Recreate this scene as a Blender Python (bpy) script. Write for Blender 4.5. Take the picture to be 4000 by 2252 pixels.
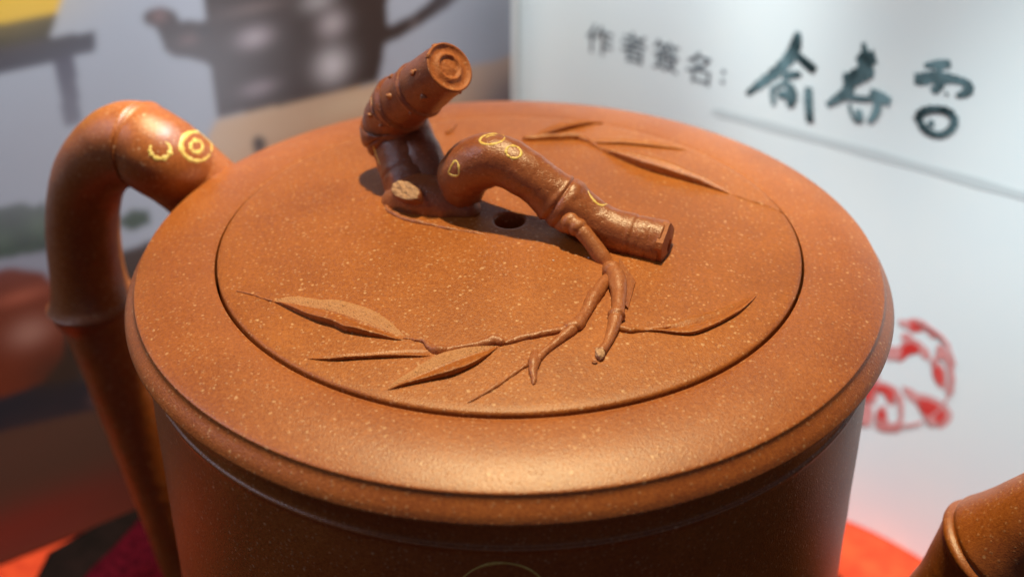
import bpy, bmesh, math, random, json
import numpy as np
from mathutils import Vector, Matrix, noise
from mathutils.bvhtree import BVHTree

scene = bpy.context.scene
for o in list(bpy.data.objects):
    bpy.data.objects.remove(o, do_unlink=True)
scene.unit_settings.system = 'METRIC'
scene.unit_settings.scale_length = 0.01          # one unit is one centimetre
col = scene.collection
random.seed(7)

# ------------------------------------------------------------------ camera
CAM_LOC=(0.031,-13.162,7.529); CAM_PITCH=32.21000; CAM_ROLL=-0.000681; CAM_LENS=43.7422
cam_d = bpy.data.cameras.new('camera')
cam = bpy.data.objects.new('camera', cam_d)
col.objects.link(cam)
cam_d.sensor_width = 36
cam_d.lens = CAM_LENS
cam_d.clip_start = 0.5
cam_d.clip_end = 400
cam.location = CAM_LOC
cam.rotation_euler = (math.radians(90 - CAM_PITCH), 0, 0)
cam_d.dof.use_dof = True
cam_d.dof.focus_distance = 13.5
cam_d.dof.aperture_fstop = 0.2
cam_d.dof.aperture_blades = 0
scene.camera = cam

# ------------------------------------------------------------------ world and lamps
world = bpy.data.worlds.new('World')
scene.world = world
world.use_nodes = True
bg = world.node_tree.nodes['Background']
bg.inputs['Color'].default_value = (0.62, 0.66, 0.85, 1)
bg.inputs['Strength'].default_value = 0.10

def area(name, loc, target, size, power, color, shape='DISK'):
    d = bpy.data.lights.new(name, 'AREA')
    d.shape = shape
    d.size = size
    d.energy = power
    d.color = color
    o = bpy.data.objects.new(name, d)
    col.objects.link(o)
    o.location = loc
    v = Vector(target) - Vector(loc)
    o.rotation_euler = v.to_track_quat('-Z', 'Y').to_euler()
    return o

def spot(name, loc, target, half, power, color, radius=0.8, blend=0.9):
    d = bpy.data.lights.new(name, 'SPOT')
    d.spot_size = math.radians(2 * half)
    d.spot_blend = blend
    d.energy = power
    d.color = color
    d.shadow_soft_size = radius
    o = bpy.data.objects.new(name, d)
    col.objects.link(o)
    o.location = loc
    o.rotation_euler = (Vector(target) - Vector(loc)).to_track_quat('-Z', 'Y').to_euler()
    return o

area('ceiling_spot', (2.0, 10.5, 58), (0, 0, 0), 2.4, 46500, (1.0, 0.79, 0.42))
area('left_ceiling_panel', (-50, 2, 36), (0, 3, -1), 20, 7000, (0.70, 0.78, 1.0))
spot('right_page_fill', (-6, 3, 20), (10.2, 4.8, -4.0), 16, 20000, (0.90, 1.0, 1.0), blend=0.6)  # added narrow beam, no known fixture; brightens the signature page past the pot
spot('lower_page_fill', (12, -16, 30), (9.0, 4.4, -5.8), 9, 115000, (0.88, 0.98, 1.0), blend=1.0)  # extra spot put in to lift the lower part of the signature page
spot('fold_fill', (-6, 3, 20), (2.6, 10.2, -1.0), 14, 29000, (0.92, 1.0, 1.0), blend=0.8)  # made-up spot; brightens the signature page beside the fold
spot('left_fold_fill', (6, 4, 20), (-2.4, 10.4, -0.5), 12, 20000, (1.0, 0.97, 0.95), blend=0.9)  # invented spot; lifts the printed photograph near the fold
spot('left_page_fill', (6, 4, 20), (-11.0, 5.2, -3.5), 15.5, 40000, (0.92, 0.97, 1.0), blend=0.7)  # added beam without a real source; brightens the photo page

scene.view_settings.view_transform = 'Standard'
scene.view_settings.look = 'None'
scene.view_settings.exposure = 0.0
scene.view_settings.gamma = 1.0

DATA = {
 "leaves":[{"back":[[-2.632,-1.557],[-2.486,-1.516],[-2.319,-1.543],[-2.092,-1.628],[-1.926,-1.663],[-1.759,-1.723],[-1.591,-1.799],[-1.421,-1.925],[-1.273,-2.063],[-1.157,-2.22],[-1.077,-2.33]],"mid":[[-2.632,-1.557],[-2.412,-1.651],[-2.24,-1.725],[-2.013,-1.828],[-1.787,-1.952],[-1.616,-2.073],[-1.452,-2.164],[-1.289,-2.248],[-1.149,-2.33],[-1.077,-2.338]],"front":[[-2.632,-1.557],[-2.521,-1.644],[-2.398,-1.748],[-2.217,-1.895],[-2.043,-2.015],[-1.875,-2.103],[-1.76,-2.196],[-1.652,-2.237],[-1.491,-2.293],[-1.333,-2.335],[-1.176,-2.377],[-1.075,-2.362]],"h":0.085,"pale":1},{"back":[[-1.244,-3.15],[-1.138,-3.03],[-1.043,-2.948],[-0.886,-2.792],[-0.74,-2.674],[-0.557,-2.583],[-0.303,-2.522],[-0.107,-2.465]],"mid":[[-1.244,-3.15],[-1.006,-3.011],[-0.796,-2.896],[-0.551,-2.751],[-0.267,-2.588],[-0.107,-2.483]],"front":[[-1.244,-3.15],[-1.147,-3.131],[-1.034,-3.095],[-0.789,-3.026],[-0.576,-2.964],[-0.364,-2.826],[-0.232,-2.685],[-0.106,-2.51]],"h":0.07,"pale":1},{"back":[[-2.144,-2.603],[-2.005,-2.615],[-1.664,-2.608],[-1.324,-2.591],[-0.9,-2.546],[-0.779,-2.563]],"mid":[[-2.144,-2.603],[-2.003,-2.629],[-1.662,-2.627],[-1.322,-2.612],[-0.897,-2.591],[-0.778,-2.59]],"front":[[-2.144,-2.603],[-1.828,-2.666],[-1.522,-2.662],[-1.148,-2.658],[-0.893,-2.658],[-0.776,-2.629]],"h":0.05,"pale":0},{"back":[[1.207,-2.198],[1.524,-2.158],[1.792,-2.041],[2.16,-1.852],[2.498,-1.631],[2.797,-1.372]],"mid":[[1.206,-2.212],[1.522,-2.178],[1.871,-2.104],[2.236,-1.936],[2.532,-1.701],[2.796,-1.38]],"front":[[1.204,-2.239],[1.519,-2.213],[1.771,-2.241],[1.963,-2.232],[2.194,-2.087],[2.476,-1.838],[2.656,-1.611],[2.795,-1.388]],"h":0.05,"pale":0},{"back":[[0.305,2.58],[0.476,2.839],[0.719,3.045],[1.033,3.22],[1.347,3.299]],"mid":[[0.305,2.58],[0.509,2.781],[0.767,2.972],[1.065,3.17],[1.347,3.291]],"front":[[0.305,2.571],[0.422,2.622],[0.676,2.79],[1.025,3.055],[1.203,3.185],[1.346,3.279]],"h":0.06,"pale":0},{"back":[[1.001,2.573],[1.165,2.551],[1.58,2.545],[1.99,2.493],[2.502,2.342]],"mid":[[1.0,2.55],[1.245,2.504],[1.575,2.489],[1.983,2.432],[2.501,2.332]],"front":[[0.997,2.503],[1.238,2.388],[1.568,2.396],[1.975,2.354],[2.499,2.319]],"h":0.035,"pale":0},{"back":[[1.197,2.262],[1.387,2.168],[1.695,1.976],[2.072,1.732],[2.429,1.404],[2.705,1.136],[2.852,0.977]],"mid":[[1.197,2.253],[1.382,2.107],[1.686,1.866],[2.059,1.607],[2.42,1.335],[2.701,1.11],[2.85,0.97]],"front":[[1.196,2.244],[1.344,2.017],[1.594,1.724],[1.887,1.469],[2.182,1.306],[2.474,1.147],[2.689,1.026],[2.848,0.952]],"h":0.1,"pale":0}],
 "twigs":[{"p":[[1.097,-1.309],[0.921,-1.68],[0.837,-1.923],[0.721,-2.157],[0.648,-2.215]],"r":[0.07,0.08,0.06,0.075,0.075]},{"p":[[0.665,-2.242],[0.52,-2.424],[0.379,-2.6],[0.301,-2.705],[0.266,-2.731]],"r":[0.065,0.05,0.042,0.045,0.04]},{"p":[[0.258,-2.718],[0.156,-2.833],[0.022,-2.971],[-0.126,-3.116],[-0.272,-3.246],[-0.399,-3.349]],"r":[0.035,0.025,0.022,0.02,0.018,0.01]},{"p":[[0.268,-2.627],[0.257,-2.782],[0.248,-2.932],[0.245,-3.084]],"r":[0.04,0.062,0.045,0.018]},{"p":[[0.684,-2.2],[0.526,-2.246],[0.316,-2.319],[0.108,-2.395],[-0.03,-2.457]],"r":[0.065,0.042,0.04,0.036,0.03]},{"p":[[-0.09,-2.457],[-0.15,-2.43],[-0.304,-2.482],[-0.508,-2.526],[-0.677,-2.567]],"r":[0.052,0.06,0.042,0.036,0.042]},{"p":[[-0.669,-2.554],[-0.745,-2.578],[-0.816,-2.522],[-0.872,-2.432],[-0.996,-2.373],[-1.102,-2.343]],"r":[0.045,0.052,0.042,0.028,0.02,0.014]},{"p":[[-2.632,-1.557],[-2.766,-1.474],[-2.89,-1.391],[-3.072,-1.297]],"r":[0.012,0.011,0.009,0.004]},{"p":[[0.221,2.475],[0.419,2.49],[0.668,2.539],[0.868,2.562],[0.999,2.545]],"r":[0.05,0.055,0.055,0.06,0.05]},{"p":[[0.998,2.526],[1.108,2.42],[1.197,2.262],[1.344,2.025]],"r":[0.05,0.04,0.03,0.02]},{"p":[[2.849,0.959],[3.043,0.827],[3.254,0.721],[3.426,0.578]],"r":[0.012,0.012,0.01,0.005]},{"p":[[1.135,-2.127],[1.214,-2.211],[1.35,-2.21],[1.521,-2.185],[1.741,-2.114]],"r":[0.04,0.045,0.03,0.022,0.01]},{"p":[[-0.878,2.765],[-0.803,2.976],[-0.754,3.146]],"r":[0.03,0.03,0.01]}],
 "stem":[[-1.177,0.6,0.068,0.31],[-1.228,0.72,0.219,0.325],[-1.279,0.88,0.344,0.33],[-1.348,1.08,0.468,0.335],[-1.417,1.26,0.593,0.345],[-1.475,1.33,0.666,0.365],[-1.51,1.37,0.736,0.405],[-1.507,1.38,0.809,0.385],[-1.495,1.36,0.918,0.355],[-1.404,1.25,1.142,0.355]],
 "cylinder":[[-1.404,1.25,1.142,0.36],[-1.194,1.061,1.376,0.34],[-0.984,0.872,1.61,0.33],[-0.704,0.62,1.922,0.315]],
 "foot":[[-1.344,0.6,0.114,0.27],[-1.25,0.57,0.164,0.315],[-1.121,0.52,0.207,0.335],[-0.944,0.45,0.217,0.33],[-0.743,0.36,0.21,0.29],[-0.545,0.28,0.209,0.2]],
 "arch":[[-0.576,0.36,0.474,0.29],[-0.548,0.34,0.626,0.33],[-0.437,0.28,0.801,0.335],[-0.243,0.18,0.93,0.328],[-0.03,0.07,0.948,0.29],[0.204,-0.03,0.852,0.285],[0.415,-0.12,0.714,0.28],[0.565,-0.18,0.608,0.3],[0.673,-0.22,0.545,0.325],[0.78,-0.27,0.487,0.295],[0.953,-0.34,0.408,0.262],[1.161,-0.42,0.341,0.25],[1.39,-0.5,0.295,0.265],[1.617,-0.58,0.266,0.27],[1.787,-0.65,0.258,0.265]],
 "branch":[[0.636,-0.42,0.41,0.12],[0.731,-0.56,0.478,0.115],[0.844,-0.66,0.418,0.1],[0.956,-0.76,0.322,0.095],[1.06,-0.86,0.206,0.1],[1.139,-0.96,0.112,0.1],[1.164,-1.175,0.218,0.1],[1.204,-1.37,0.211,0.105],[1.203,-1.637,0.186,0.085],[1.181,-1.893,0.166,0.075],[1.151,-2.015,0.164,0.085],[1.109,-2.196,0.145,0.07],[1.04,-2.426,0.118,0.05],[0.954,-2.61,0.108,0.055]],
 "spur":[[1.243,-1.072,0.17],[1.411,-1.349,0.045],[1.293,-1.837,0.02],[1.178,-1.742,0.12]],
 "tip":[[0.881,-2.75]],
 "smear":[[-1.559,0.583],[-1.489,0.341],[-1.369,0.185],[-1.213,0.052],[-1.054,-0.028],[-0.891,-0.106],[-0.744,-0.18],[-0.624,-0.224],[-0.456,-0.276],[-0.242,-0.365]],
 "smear_r":[0.02,0.035,0.04,0.03,0.04,0.03,0.035,0.02,0.022,0.006],
 "crumbs":[[0.915,-0.849],[0.505,-0.916],[-0.467,0.113]],
 "web":[[-1.297,1.4,0.872,0.26],[-1.205,1.26,0.677,0.27],[-1.098,1.0,0.535,0.28],[-0.931,0.75,0.355,0.24]],
 "stub":[-1.3,0.25,0.494],
 "knobrings":[{"p":[[-0.0602,0.3107,1.1656],[-0.0607,0.3066,1.1568],[-0.0647,0.3023,1.1479],[-0.0722,0.2979,1.1389],[-0.0829,0.2936,1.1302],[-0.0967,0.2894,1.1219],[-0.1132,0.2855,1.1142],[-0.1319,0.2819,1.1074],[-0.1524,0.2788,1.1016],[-0.1742,0.2762,1.097],[-0.1968,0.2742,1.0936],[-0.2197,0.2729,1.0916],[-0.2421,0.2722,1.0909],[-0.2637,0.2722,1.0917],[-0.2838,0.2728,1.0939],[-0.3019,0.2742,1.0974],[-0.3177,0.2762,1.1022],[-0.3307,0.2787,1.108],[-0.3407,0.2818,1.1149],[-0.3473,0.2854,1.1226],[-0.3504,0.2893,1.131],[-0.3499,0.2934,1.1397],[-0.3458,0.2977,1.1487],[-0.3383,0.3021,1.1577],[-0.3276,0.3064,1.1664],[-0.3138,0.3106,1.1747],[-0.2973,0.3145,1.1823],[-0.2786,0.3181,1.1891],[-0.2581,0.3212,1.1949],[-0.2363,0.3237,1.1995],[-0.2137,0.3257,1.2029],[-0.1909,0.3271,1.2049],[-0.1685,0.3278,1.2056],[-0.147,0.3278,1.2048],[-0.1269,0.3271,1.2026],[-0.1087,0.3258,1.1991],[-0.0929,0.3238,1.1944],[-0.0799,0.3213,1.1885],[-0.0699,0.3182,1.1816],[-0.0633,0.3146,1.1739]],"d":[-0.01586,0.90352,-0.42825],"w":0.035,"c":1},{"p":[[-0.2805,0.2901,1.1633],[-0.2427,0.3007,1.1843],[-0.1955,0.3054,1.1924],[-0.1672,0.3038,1.188]],"d":[-0.01696,0.90438,-0.42639],"w":0.02,"c":0},{"p":[[0.1365,0.1898,1.0039],[0.1326,0.1853,0.9945],[0.1266,0.1811,0.986],[0.1188,0.1774,0.9783],[0.1092,0.1743,0.9719],[0.0982,0.1718,0.9667],[0.086,0.1699,0.9629],[0.0729,0.1689,0.9607],[0.0592,0.1686,0.96],[0.0453,0.169,0.9609],[0.0316,0.1703,0.9634],[0.0182,0.1722,0.9674],[0.0057,0.1749,0.9728],[-0.0058,0.1781,0.9795],[-0.0159,0.1819,0.9873],[-0.0243,0.1862,0.996],[-0.031,0.1908,1.0054],[-0.0356,0.1956,1.0152],[-0.0382,0.2005,1.0253],[-0.0385,0.2054,1.0354],[-0.0367,0.2102,1.0452],[-0.0328,0.2147,1.0545],[-0.0268,0.2189,1.0631],[-0.019,0.2226,1.0707],[-0.0094,0.2257,1.0772],[0.0016,0.2282,1.0824],[0.0138,0.23,1.0861],[0.0269,0.2311,1.0884],[0.0405,0.2314,1.0891],[0.0544,0.2309,1.0881],[0.0682,0.2297,1.0857],[0.0815,0.2278,1.0817],[0.094,0.2251,1.0763],[0.1055,0.2219,1.0696],[0.1156,0.2181,1.0618],[0.1241,0.2138,1.0531],[0.1307,0.2092,1.0437],[0.1354,0.2044,1.0339],[0.1379,0.1995,1.0238],[0.1383,0.1946,1.0137]],"d":[0.00127,0.89913,-0.43768],"w":0.033,"c":1},{"p":[[-0.6659,0.3398,0.8324],[-0.6277,0.3357,0.8202],[-0.6127,0.3032,0.7541],[-0.6156,0.2688,0.686],[-0.6667,0.2609,0.6757],[-0.7302,0.2726,0.7055],[-0.7147,0.299,0.7562],[-0.6915,0.3199,0.7955]],"d":[-0.04617,0.89228,-0.44911],"w":0.032,"c":1},{"p":[[0.9177,-0.2414,0.7383],[0.9525,-0.2727,0.685],[0.9959,-0.3015,0.6374],[1.0516,-0.3253,0.601],[1.1009,-0.3312,0.5972],[1.144,-0.3279,0.6095]],"d":[0.06812,0.87961,-0.4708],"w":0.035,"c":0}],
 "stemrings":[{"p":[[-1.6963,0.8518,0.7945],[-1.6632,0.814,0.7093],[-1.6348,0.78,0.6329],[-1.6111,0.7541,0.5744]],"d":[-0.10755,0.89254,-0.43797],"w":0.03,"c":0}],
 "handlerings":[{"p":[[-4.0373,1.9929,0.1192],[-4.0543,1.9784,0.0988],[-4.075,1.9644,0.0817],[-4.0988,1.9513,0.0683],[-4.1253,1.9393,0.0589],[-4.1537,1.9289,0.0537],[-4.1834,1.9203,0.053],[-4.2135,1.9136,0.0566],[-4.2434,1.909,0.0645],[-4.2724,1.9067,0.0765],[-4.2996,1.9067,0.0923],[-4.3245,1.909,0.1115],[-4.3464,1.9136,0.1336],[-4.3647,1.9202,0.1581],[-4.3792,1.9288,0.1844],[-4.3894,1.9392,0.2118],[-4.395,1.951,0.2396],[-4.3959,1.964,0.2672],[-4.3922,1.9779,0.294],[-4.3838,1.9924,0.3191],[-4.3711,2.007,0.3421],[-4.3542,2.0215,0.3624],[-4.3337,2.0354,0.3794],[-4.31,2.0485,0.3929],[-4.2838,2.0604,0.4023],[-4.2555,2.0708,0.4076],[-4.226,2.0795,0.4085],[-4.196,2.0862,0.405],[-4.1661,2.0908,0.3973],[-4.1371,2.0932,0.3854],[-4.1098,2.0933,0.3698],[-4.0848,2.0911,0.3507],[-4.0627,2.0867,0.3286],[-4.0442,2.0801,0.3041],[-4.0295,2.0715,0.2778],[-4.0192,2.0611,0.2503],[-4.0134,2.0493,0.2224],[-4.0124,2.0362,0.1946],[-4.0161,2.0222,0.1677],[-4.0245,2.0077,0.1423]],"d":[-0.24411,0.8738,-0.42059],"w":0.07,"c":1},{"p":[[-4.1293,2.0171,0.2228],[-4.1306,2.0114,0.2117],[-4.1336,2.0054,0.2011],[-4.1385,1.9993,0.1912],[-4.145,1.9932,0.1823],[-4.1529,1.9873,0.1746],[-4.1621,1.9817,0.1683],[-4.1724,1.9765,0.1635],[-4.1835,1.972,0.1604],[-4.1951,1.9681,0.1591],[-4.2069,1.965,0.1595],[-4.2186,1.9627,0.1617],[-4.2301,1.9614,0.1655],[-4.2408,1.961,0.171],[-4.2507,1.9616,0.178],[-4.2595,1.9632,0.1863],[-4.2669,1.9656,0.1957],[-4.2728,1.9689,0.2059],[-4.277,1.973,0.2168],[-4.2794,1.9777,0.228],[-4.28,1.9829,0.2392],[-4.2787,1.9886,0.2503],[-4.2756,1.9946,0.2609],[-4.2708,2.0007,0.2707],[-4.2643,2.0067,0.2796],[-4.2564,2.0127,0.2873],[-4.2472,2.0183,0.2936],[-4.237,2.0234,0.2984],[-4.2259,2.028,0.3015],[-4.2144,2.0319,0.3029],[-4.2026,2.035,0.3025],[-4.1908,2.0372,0.3003],[-4.1794,2.0386,0.2965],[-4.1686,2.039,0.291],[-4.1587,2.0384,0.284],[-4.1499,2.0369,0.2758],[-4.1425,2.0344,0.2664],[-4.1366,2.0311,0.2562],[-4.1323,2.0271,0.2453],[-4.1299,2.0224,0.2341]],"d":[-0.24411,0.8738,-0.42059],"w":0.06,"c":1},{"p":[[-4.6427,2.072,0.2557],[-4.6264,2.0714,0.244],[-4.6122,2.0692,0.2304],[-4.6006,2.0655,0.2153],[-4.5917,2.0603,0.1991],[-4.586,2.0539,0.1821],[-4.5834,2.0463,0.1649],[-4.5841,2.0378,0.1478],[-4.5881,2.0286,0.1315],[-4.5952,2.0189,0.1162],[-4.6053,2.009,0.1023],[-4.6181,1.9992,0.0904],[-4.6333,1.9897,0.0806],[-4.6504,1.9808,0.0732],[-4.669,1.9726,0.0685],[-4.6886,1.9655,0.0665],[-4.7087,1.9597,0.0673],[-4.7288,1.9551,0.0709],[-4.7483,1.9521,0.0771],[-4.7667,1.9506,0.0859],[-4.7836,1.9507,0.0969],[-4.7984,1.9524,0.1099],[-4.8109,1.9557,0.1245],[-4.8206,1.9604,0.1404],[-4.8273,1.9664,0.1572],[-4.8309,1.9737,0.1743],[-4.8313,1.9819,0.1914],[-4.8284,1.9909,0.208],[-4.8223,2.0004,0.2236],[-4.8132,2.0102,0.2379]],"d":[-0.2701,0.86562,-0.42159],"w":0.065,"c":0}],
 "bodyring":[{"p":[[0.3676,-4.4975,-1.4367],[0.3619,-4.5297,-1.4677],[0.3457,-4.561,-1.4978],[0.3192,-4.5908,-1.5263],[0.2833,-4.6183,-1.5525],[0.2387,-4.6429,-1.5757],[0.1867,-4.6639,-1.5955],[0.1284,-4.6809,-1.6112],[0.0653,-4.6935,-1.6226],[-0.001,-4.7013,-1.6294],[-0.069,-4.7042,-1.6315],[-0.137,-4.702,-1.6286],[-0.2034,-4.695,-1.6211],[-0.2665,-4.6831,-1.6089],[-0.3248,-4.6667,-1.5924],[-0.3769,-4.6463,-1.5721],[-0.4216,-4.6222,-1.5483],[-0.4576,-4.5951,-1.5217],[-0.4842,-4.5656,-1.4929],[-0.5006,-4.5345,-1.4627],[-0.5065,-4.5024,-1.4316],[-0.5016,-4.4703,-1.4006],[-0.486,-4.4388,-1.3703],[-0.4601,-4.4088,-1.3416],[-0.4246,-4.3809,-1.3151],[-0.3802,-4.356,-1.2915],[-0.328,-4.3346,-1.2714],[-0.2695,-4.3173,-1.2553],[-0.2059,-4.3045,-1.2437],[-0.1389,-4.2965,-1.2367],[-0.0701,-4.2935,-1.2346],[-0.0014,-4.2957,-1.2375],[0.0657,-4.3029,-1.2452],[0.1294,-4.315,-1.2576],[0.1881,-4.3317,-1.2744],[0.2404,-4.3525,-1.2951],[0.2849,-4.3769,-1.3192],[0.3207,-4.4043,-1.3461],[0.3467,-4.4341,-1.3751],[0.3625,-4.4654,-1.4056]],"d":[-0.00807,0.6949,-0.71906],"w":0.03,"c":1}],
 "nubs":[{"p":[[-0.8631,0.5,2.234]],"d":[-0.06091,0.93069,-0.36071],"s":0.05},{"p":[[-0.9665,0.5,2.2009]],"d":[-0.06786,0.92951,-0.3625],"s":0.035},{"p":[[-1.0158,0.5,2.1461]],"d":[-0.07111,0.92803,-0.36565],"s":0.03},{"p":[[-1.2765,0.5,1.9701]],"d":[-0.0883,0.92264,-0.37541],"s":0.035},{"p":[[-1.3856,0.5,1.8549]],"d":[-0.09532,0.91931,-0.38181],"s":0.05},{"p":[[-1.1254,0.5,1.9025]],"d":[-0.07803,0.92183,-0.37965],"s":0.06},{"p":[[-1.013,0.5,1.5939]],"d":[-0.06992,0.91495,-0.39748],"s":0.065},{"p":[[-1.4196,0.5,1.6025]],"d":[-0.09695,0.91308,-0.39609],"s":0.06},{"p":[[-1.1749,0.5,1.3843]],"d":[-0.08024,0.90906,-0.40887],"s":0.04},{"p":[[-1.5372,0.5,1.225]],"d":[-0.10366,0.90311,-0.41672],"s":0.04},{"p":[[-1.6623,0.5,1.3667]],"d":[-0.11226,0.9058,-0.40857],"s":0.05},{"p":[[-0.5773,0.5,1.6544]],"d":[-0.04087,0.9179,-0.39469],"s":0.03},{"p":[[-0.8101,0.5,2.171]],"d":[-0.05722,0.92944,-0.36451],"s":0.03},{"p":[[-1.545,0.5,1.7147]],"d":[-0.10555,0.915,-0.38941],"s":0.02},{"p":[[-1.213,0.5,1.9701]],"d":[-0.08404,0.92298,-0.37555],"s":0.02}],
 "handle":[[-3.512,1.9,-1.172,0.52],[-3.928,2.2,-0.926,0.54],[-4.268,2.3,-0.582,0.555],[-4.542,2.25,-0.247,0.565],[-4.705,1.997,0.096,0.575],[-4.986,2.116,0.205,0.57],[-5.324,2.26,0.118,0.56],[-5.708,2.423,-0.198,0.525],[-5.987,2.541,-0.601,0.51],[-6.153,2.612,-1.087,0.51],[-6.271,2.662,-1.714,0.53],[-6.313,2.68,-2.205,0.55],[-6.317,2.682,-2.523,0.6],[-6.308,2.678,-2.677,0.68],[-6.297,2.673,-2.825,0.62],[-6.244,2.65,-3.006,0.54],[-6.218,2.639,-3.293,0.54],[-6.148,2.61,-3.721,0.52],[-6.063,2.574,-4.311,0.51],[-5.939,2.521,-5.108,0.5],[-5.785,2.456,-5.971,0.48],[-5.65,2.398,-6.878,0.47],[-5.485,2.328,-7.722,0.46],[-5.178,2.198,-8.442,0.45],[-4.716,2.002,-8.914,0.45]],
 "spout":[[4.74,-2.012,-6.484,0.9],[5.126,-2.176,-5.189,0.75],[5.355,-2.273,-4.349,0.66],[5.521,-2.344,-3.652,0.6],[5.618,-2.385,-3.212,0.62],[5.682,-2.412,-3.016,0.67],[5.756,-2.443,-2.858,0.71],[5.848,-2.482,-2.694,0.67],[5.984,-2.54,-2.459,0.61],[6.225,-2.642,-2.091,0.58],[6.543,-2.777,-1.618,0.55],[6.879,-2.92,-1.158,0.52],[7.125,-3.024,-0.853,0.5]],
 "spine":[0.06,11.8],
 "eR":[0.76041,-0.64945],
 "eL":[-0.82806,-0.56064],
 "brush":[[{"p":[[6.527,-0.246],[6.518,-0.403],[6.475,-0.629],[6.339,-0.882],[6.117,-1.163],[5.884,-1.411],[5.646,-1.665]],"w":[0.1,0.2,0.24,0.22,0.2,0.17,0.08]},{"p":[[6.495,-0.624],[6.656,-0.721],[6.813,-0.798],[6.947,-0.861]],"w":[0.16,0.17,0.19,0.16]},{"p":[[6.334,-1.166],[6.431,-1.089],[6.571,-1.021],[6.695,-0.998]],"w":[0.1,0.14,0.14,0.08]},{"p":[[6.166,-1.375],[6.175,-1.537],[6.23,-1.708]],"w":[0.09,0.1,0.09]},{"p":[[6.189,-1.389],[6.347,-1.264],[6.495,-1.243]],"w":[0.08,0.09,0.12]},{"p":[[6.492,-1.224],[6.547,-1.392],[6.555,-1.533],[6.54,-1.66]],"w":[0.14,0.24,0.2,0.1]},{"p":[[6.268,-1.49],[6.394,-1.455],[6.499,-1.436]],"w":[0.1,0.16,0.14]},{"p":[[6.868,-1.181],[6.885,-1.378],[6.93,-1.589],[6.98,-1.821]],"w":[0.13,0.17,0.16,0.15]}],[{"p":[[7.748,-0.135],[7.791,-0.274],[7.824,-0.417]],"w":[0.07,0.13,0.12]},{"p":[[7.692,-0.509],[7.805,-0.422],[8.003,-0.324]],"w":[0.14,0.26,0.24]},{"p":[[7.871,-0.462],[7.873,-0.595],[7.813,-0.707]],"w":[0.2,0.28,0.26]},{"p":[[7.472,-0.818],[7.649,-0.8],[7.826,-0.665],[7.984,-0.556]],"w":[0.14,0.26,0.3,0.22]},{"p":[[7.677,-0.724],[7.627,-0.913],[7.574,-1.085],[7.436,-1.242],[7.256,-1.414]],"w":[0.2,0.22,0.2,0.17,0.09]},{"p":[[7.602,-1.136],[7.783,-1.134],[7.975,-1.09],[8.142,-1.033]],"w":[0.14,0.12,0.11,0.1]},{"p":[[8.01,-0.943],[8.173,-0.985],[8.395,-1.029]],"w":[0.13,0.2,0.17]},{"p":[[7.672,-1.255],[7.728,-1.418],[7.852,-1.562]],"w":[0.06,0.07,0.06]},{"p":[[8.147,-1.061],[8.182,-1.207],[8.141,-1.376],[8.063,-1.499]],"w":[0.13,0.15,0.13,0.08]},{"p":[[7.844,-1.324],[7.891,-1.43],[7.891,-1.55]],"w":[0.12,0.14,0.12]}],[{"p":[[8.859,-0.259],[8.996,-0.208],[9.134,-0.165],[9.285,-0.11]],"w":[0.08,0.14,0.17,0.13]},{"p":[[8.731,-0.516],[8.865,-0.489],[9.034,-0.406],[9.245,-0.368],[9.457,-0.347],[9.605,-0.371],[9.656,-0.448],[9.603,-0.537],[9.475,-0.619]],"w":[0.18,0.22,0.2,0.19,0.14,0.15,0.17,0.15,0.08]},{"p":[[9.079,-0.256],[9.145,-0.367],[9.164,-0.51],[9.083,-0.663]],"w":[0.06,0.18,0.17,0.13]},{"p":[[9.309,-0.6],[9.328,-0.651]],"w":[0.05,0.05]},{"p":[[8.91,-1.131],[9.035,-0.999],[9.225,-0.925],[9.408,-0.919],[9.529,-1.025],[9.514,-1.182],[9.395,-1.324],[9.217,-1.368],[9.058,-1.319],[8.941,-1.199],[8.872,-1.133]],"w":[0.16,0.15,0.14,0.15,0.14,0.14,0.13,0.13,0.14,0.13,0.12]},{"p":[[9.155,-1.136],[9.158,-1.251]],"w":[0.1,0.1]}]],
 "smalltext":[[[1.99,-1.335],[2.016,-1.974]],[[2.767,-1.244],[2.802,-1.852]],[[3.557,-1.225],[3.603,-1.846]],[[4.266,-1.228],[4.322,-1.855]]],
 "smallcent":[[2.262,-1.45],[3.073,-1.411],[3.837,-1.394],[4.57,-1.427],[5.168,-1.464]],
 "line":[[4.941,-2.226],[5.375,-2.181],[8.271,-2.053],[10.891,-1.964],[12.05,-1.938]],
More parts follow.
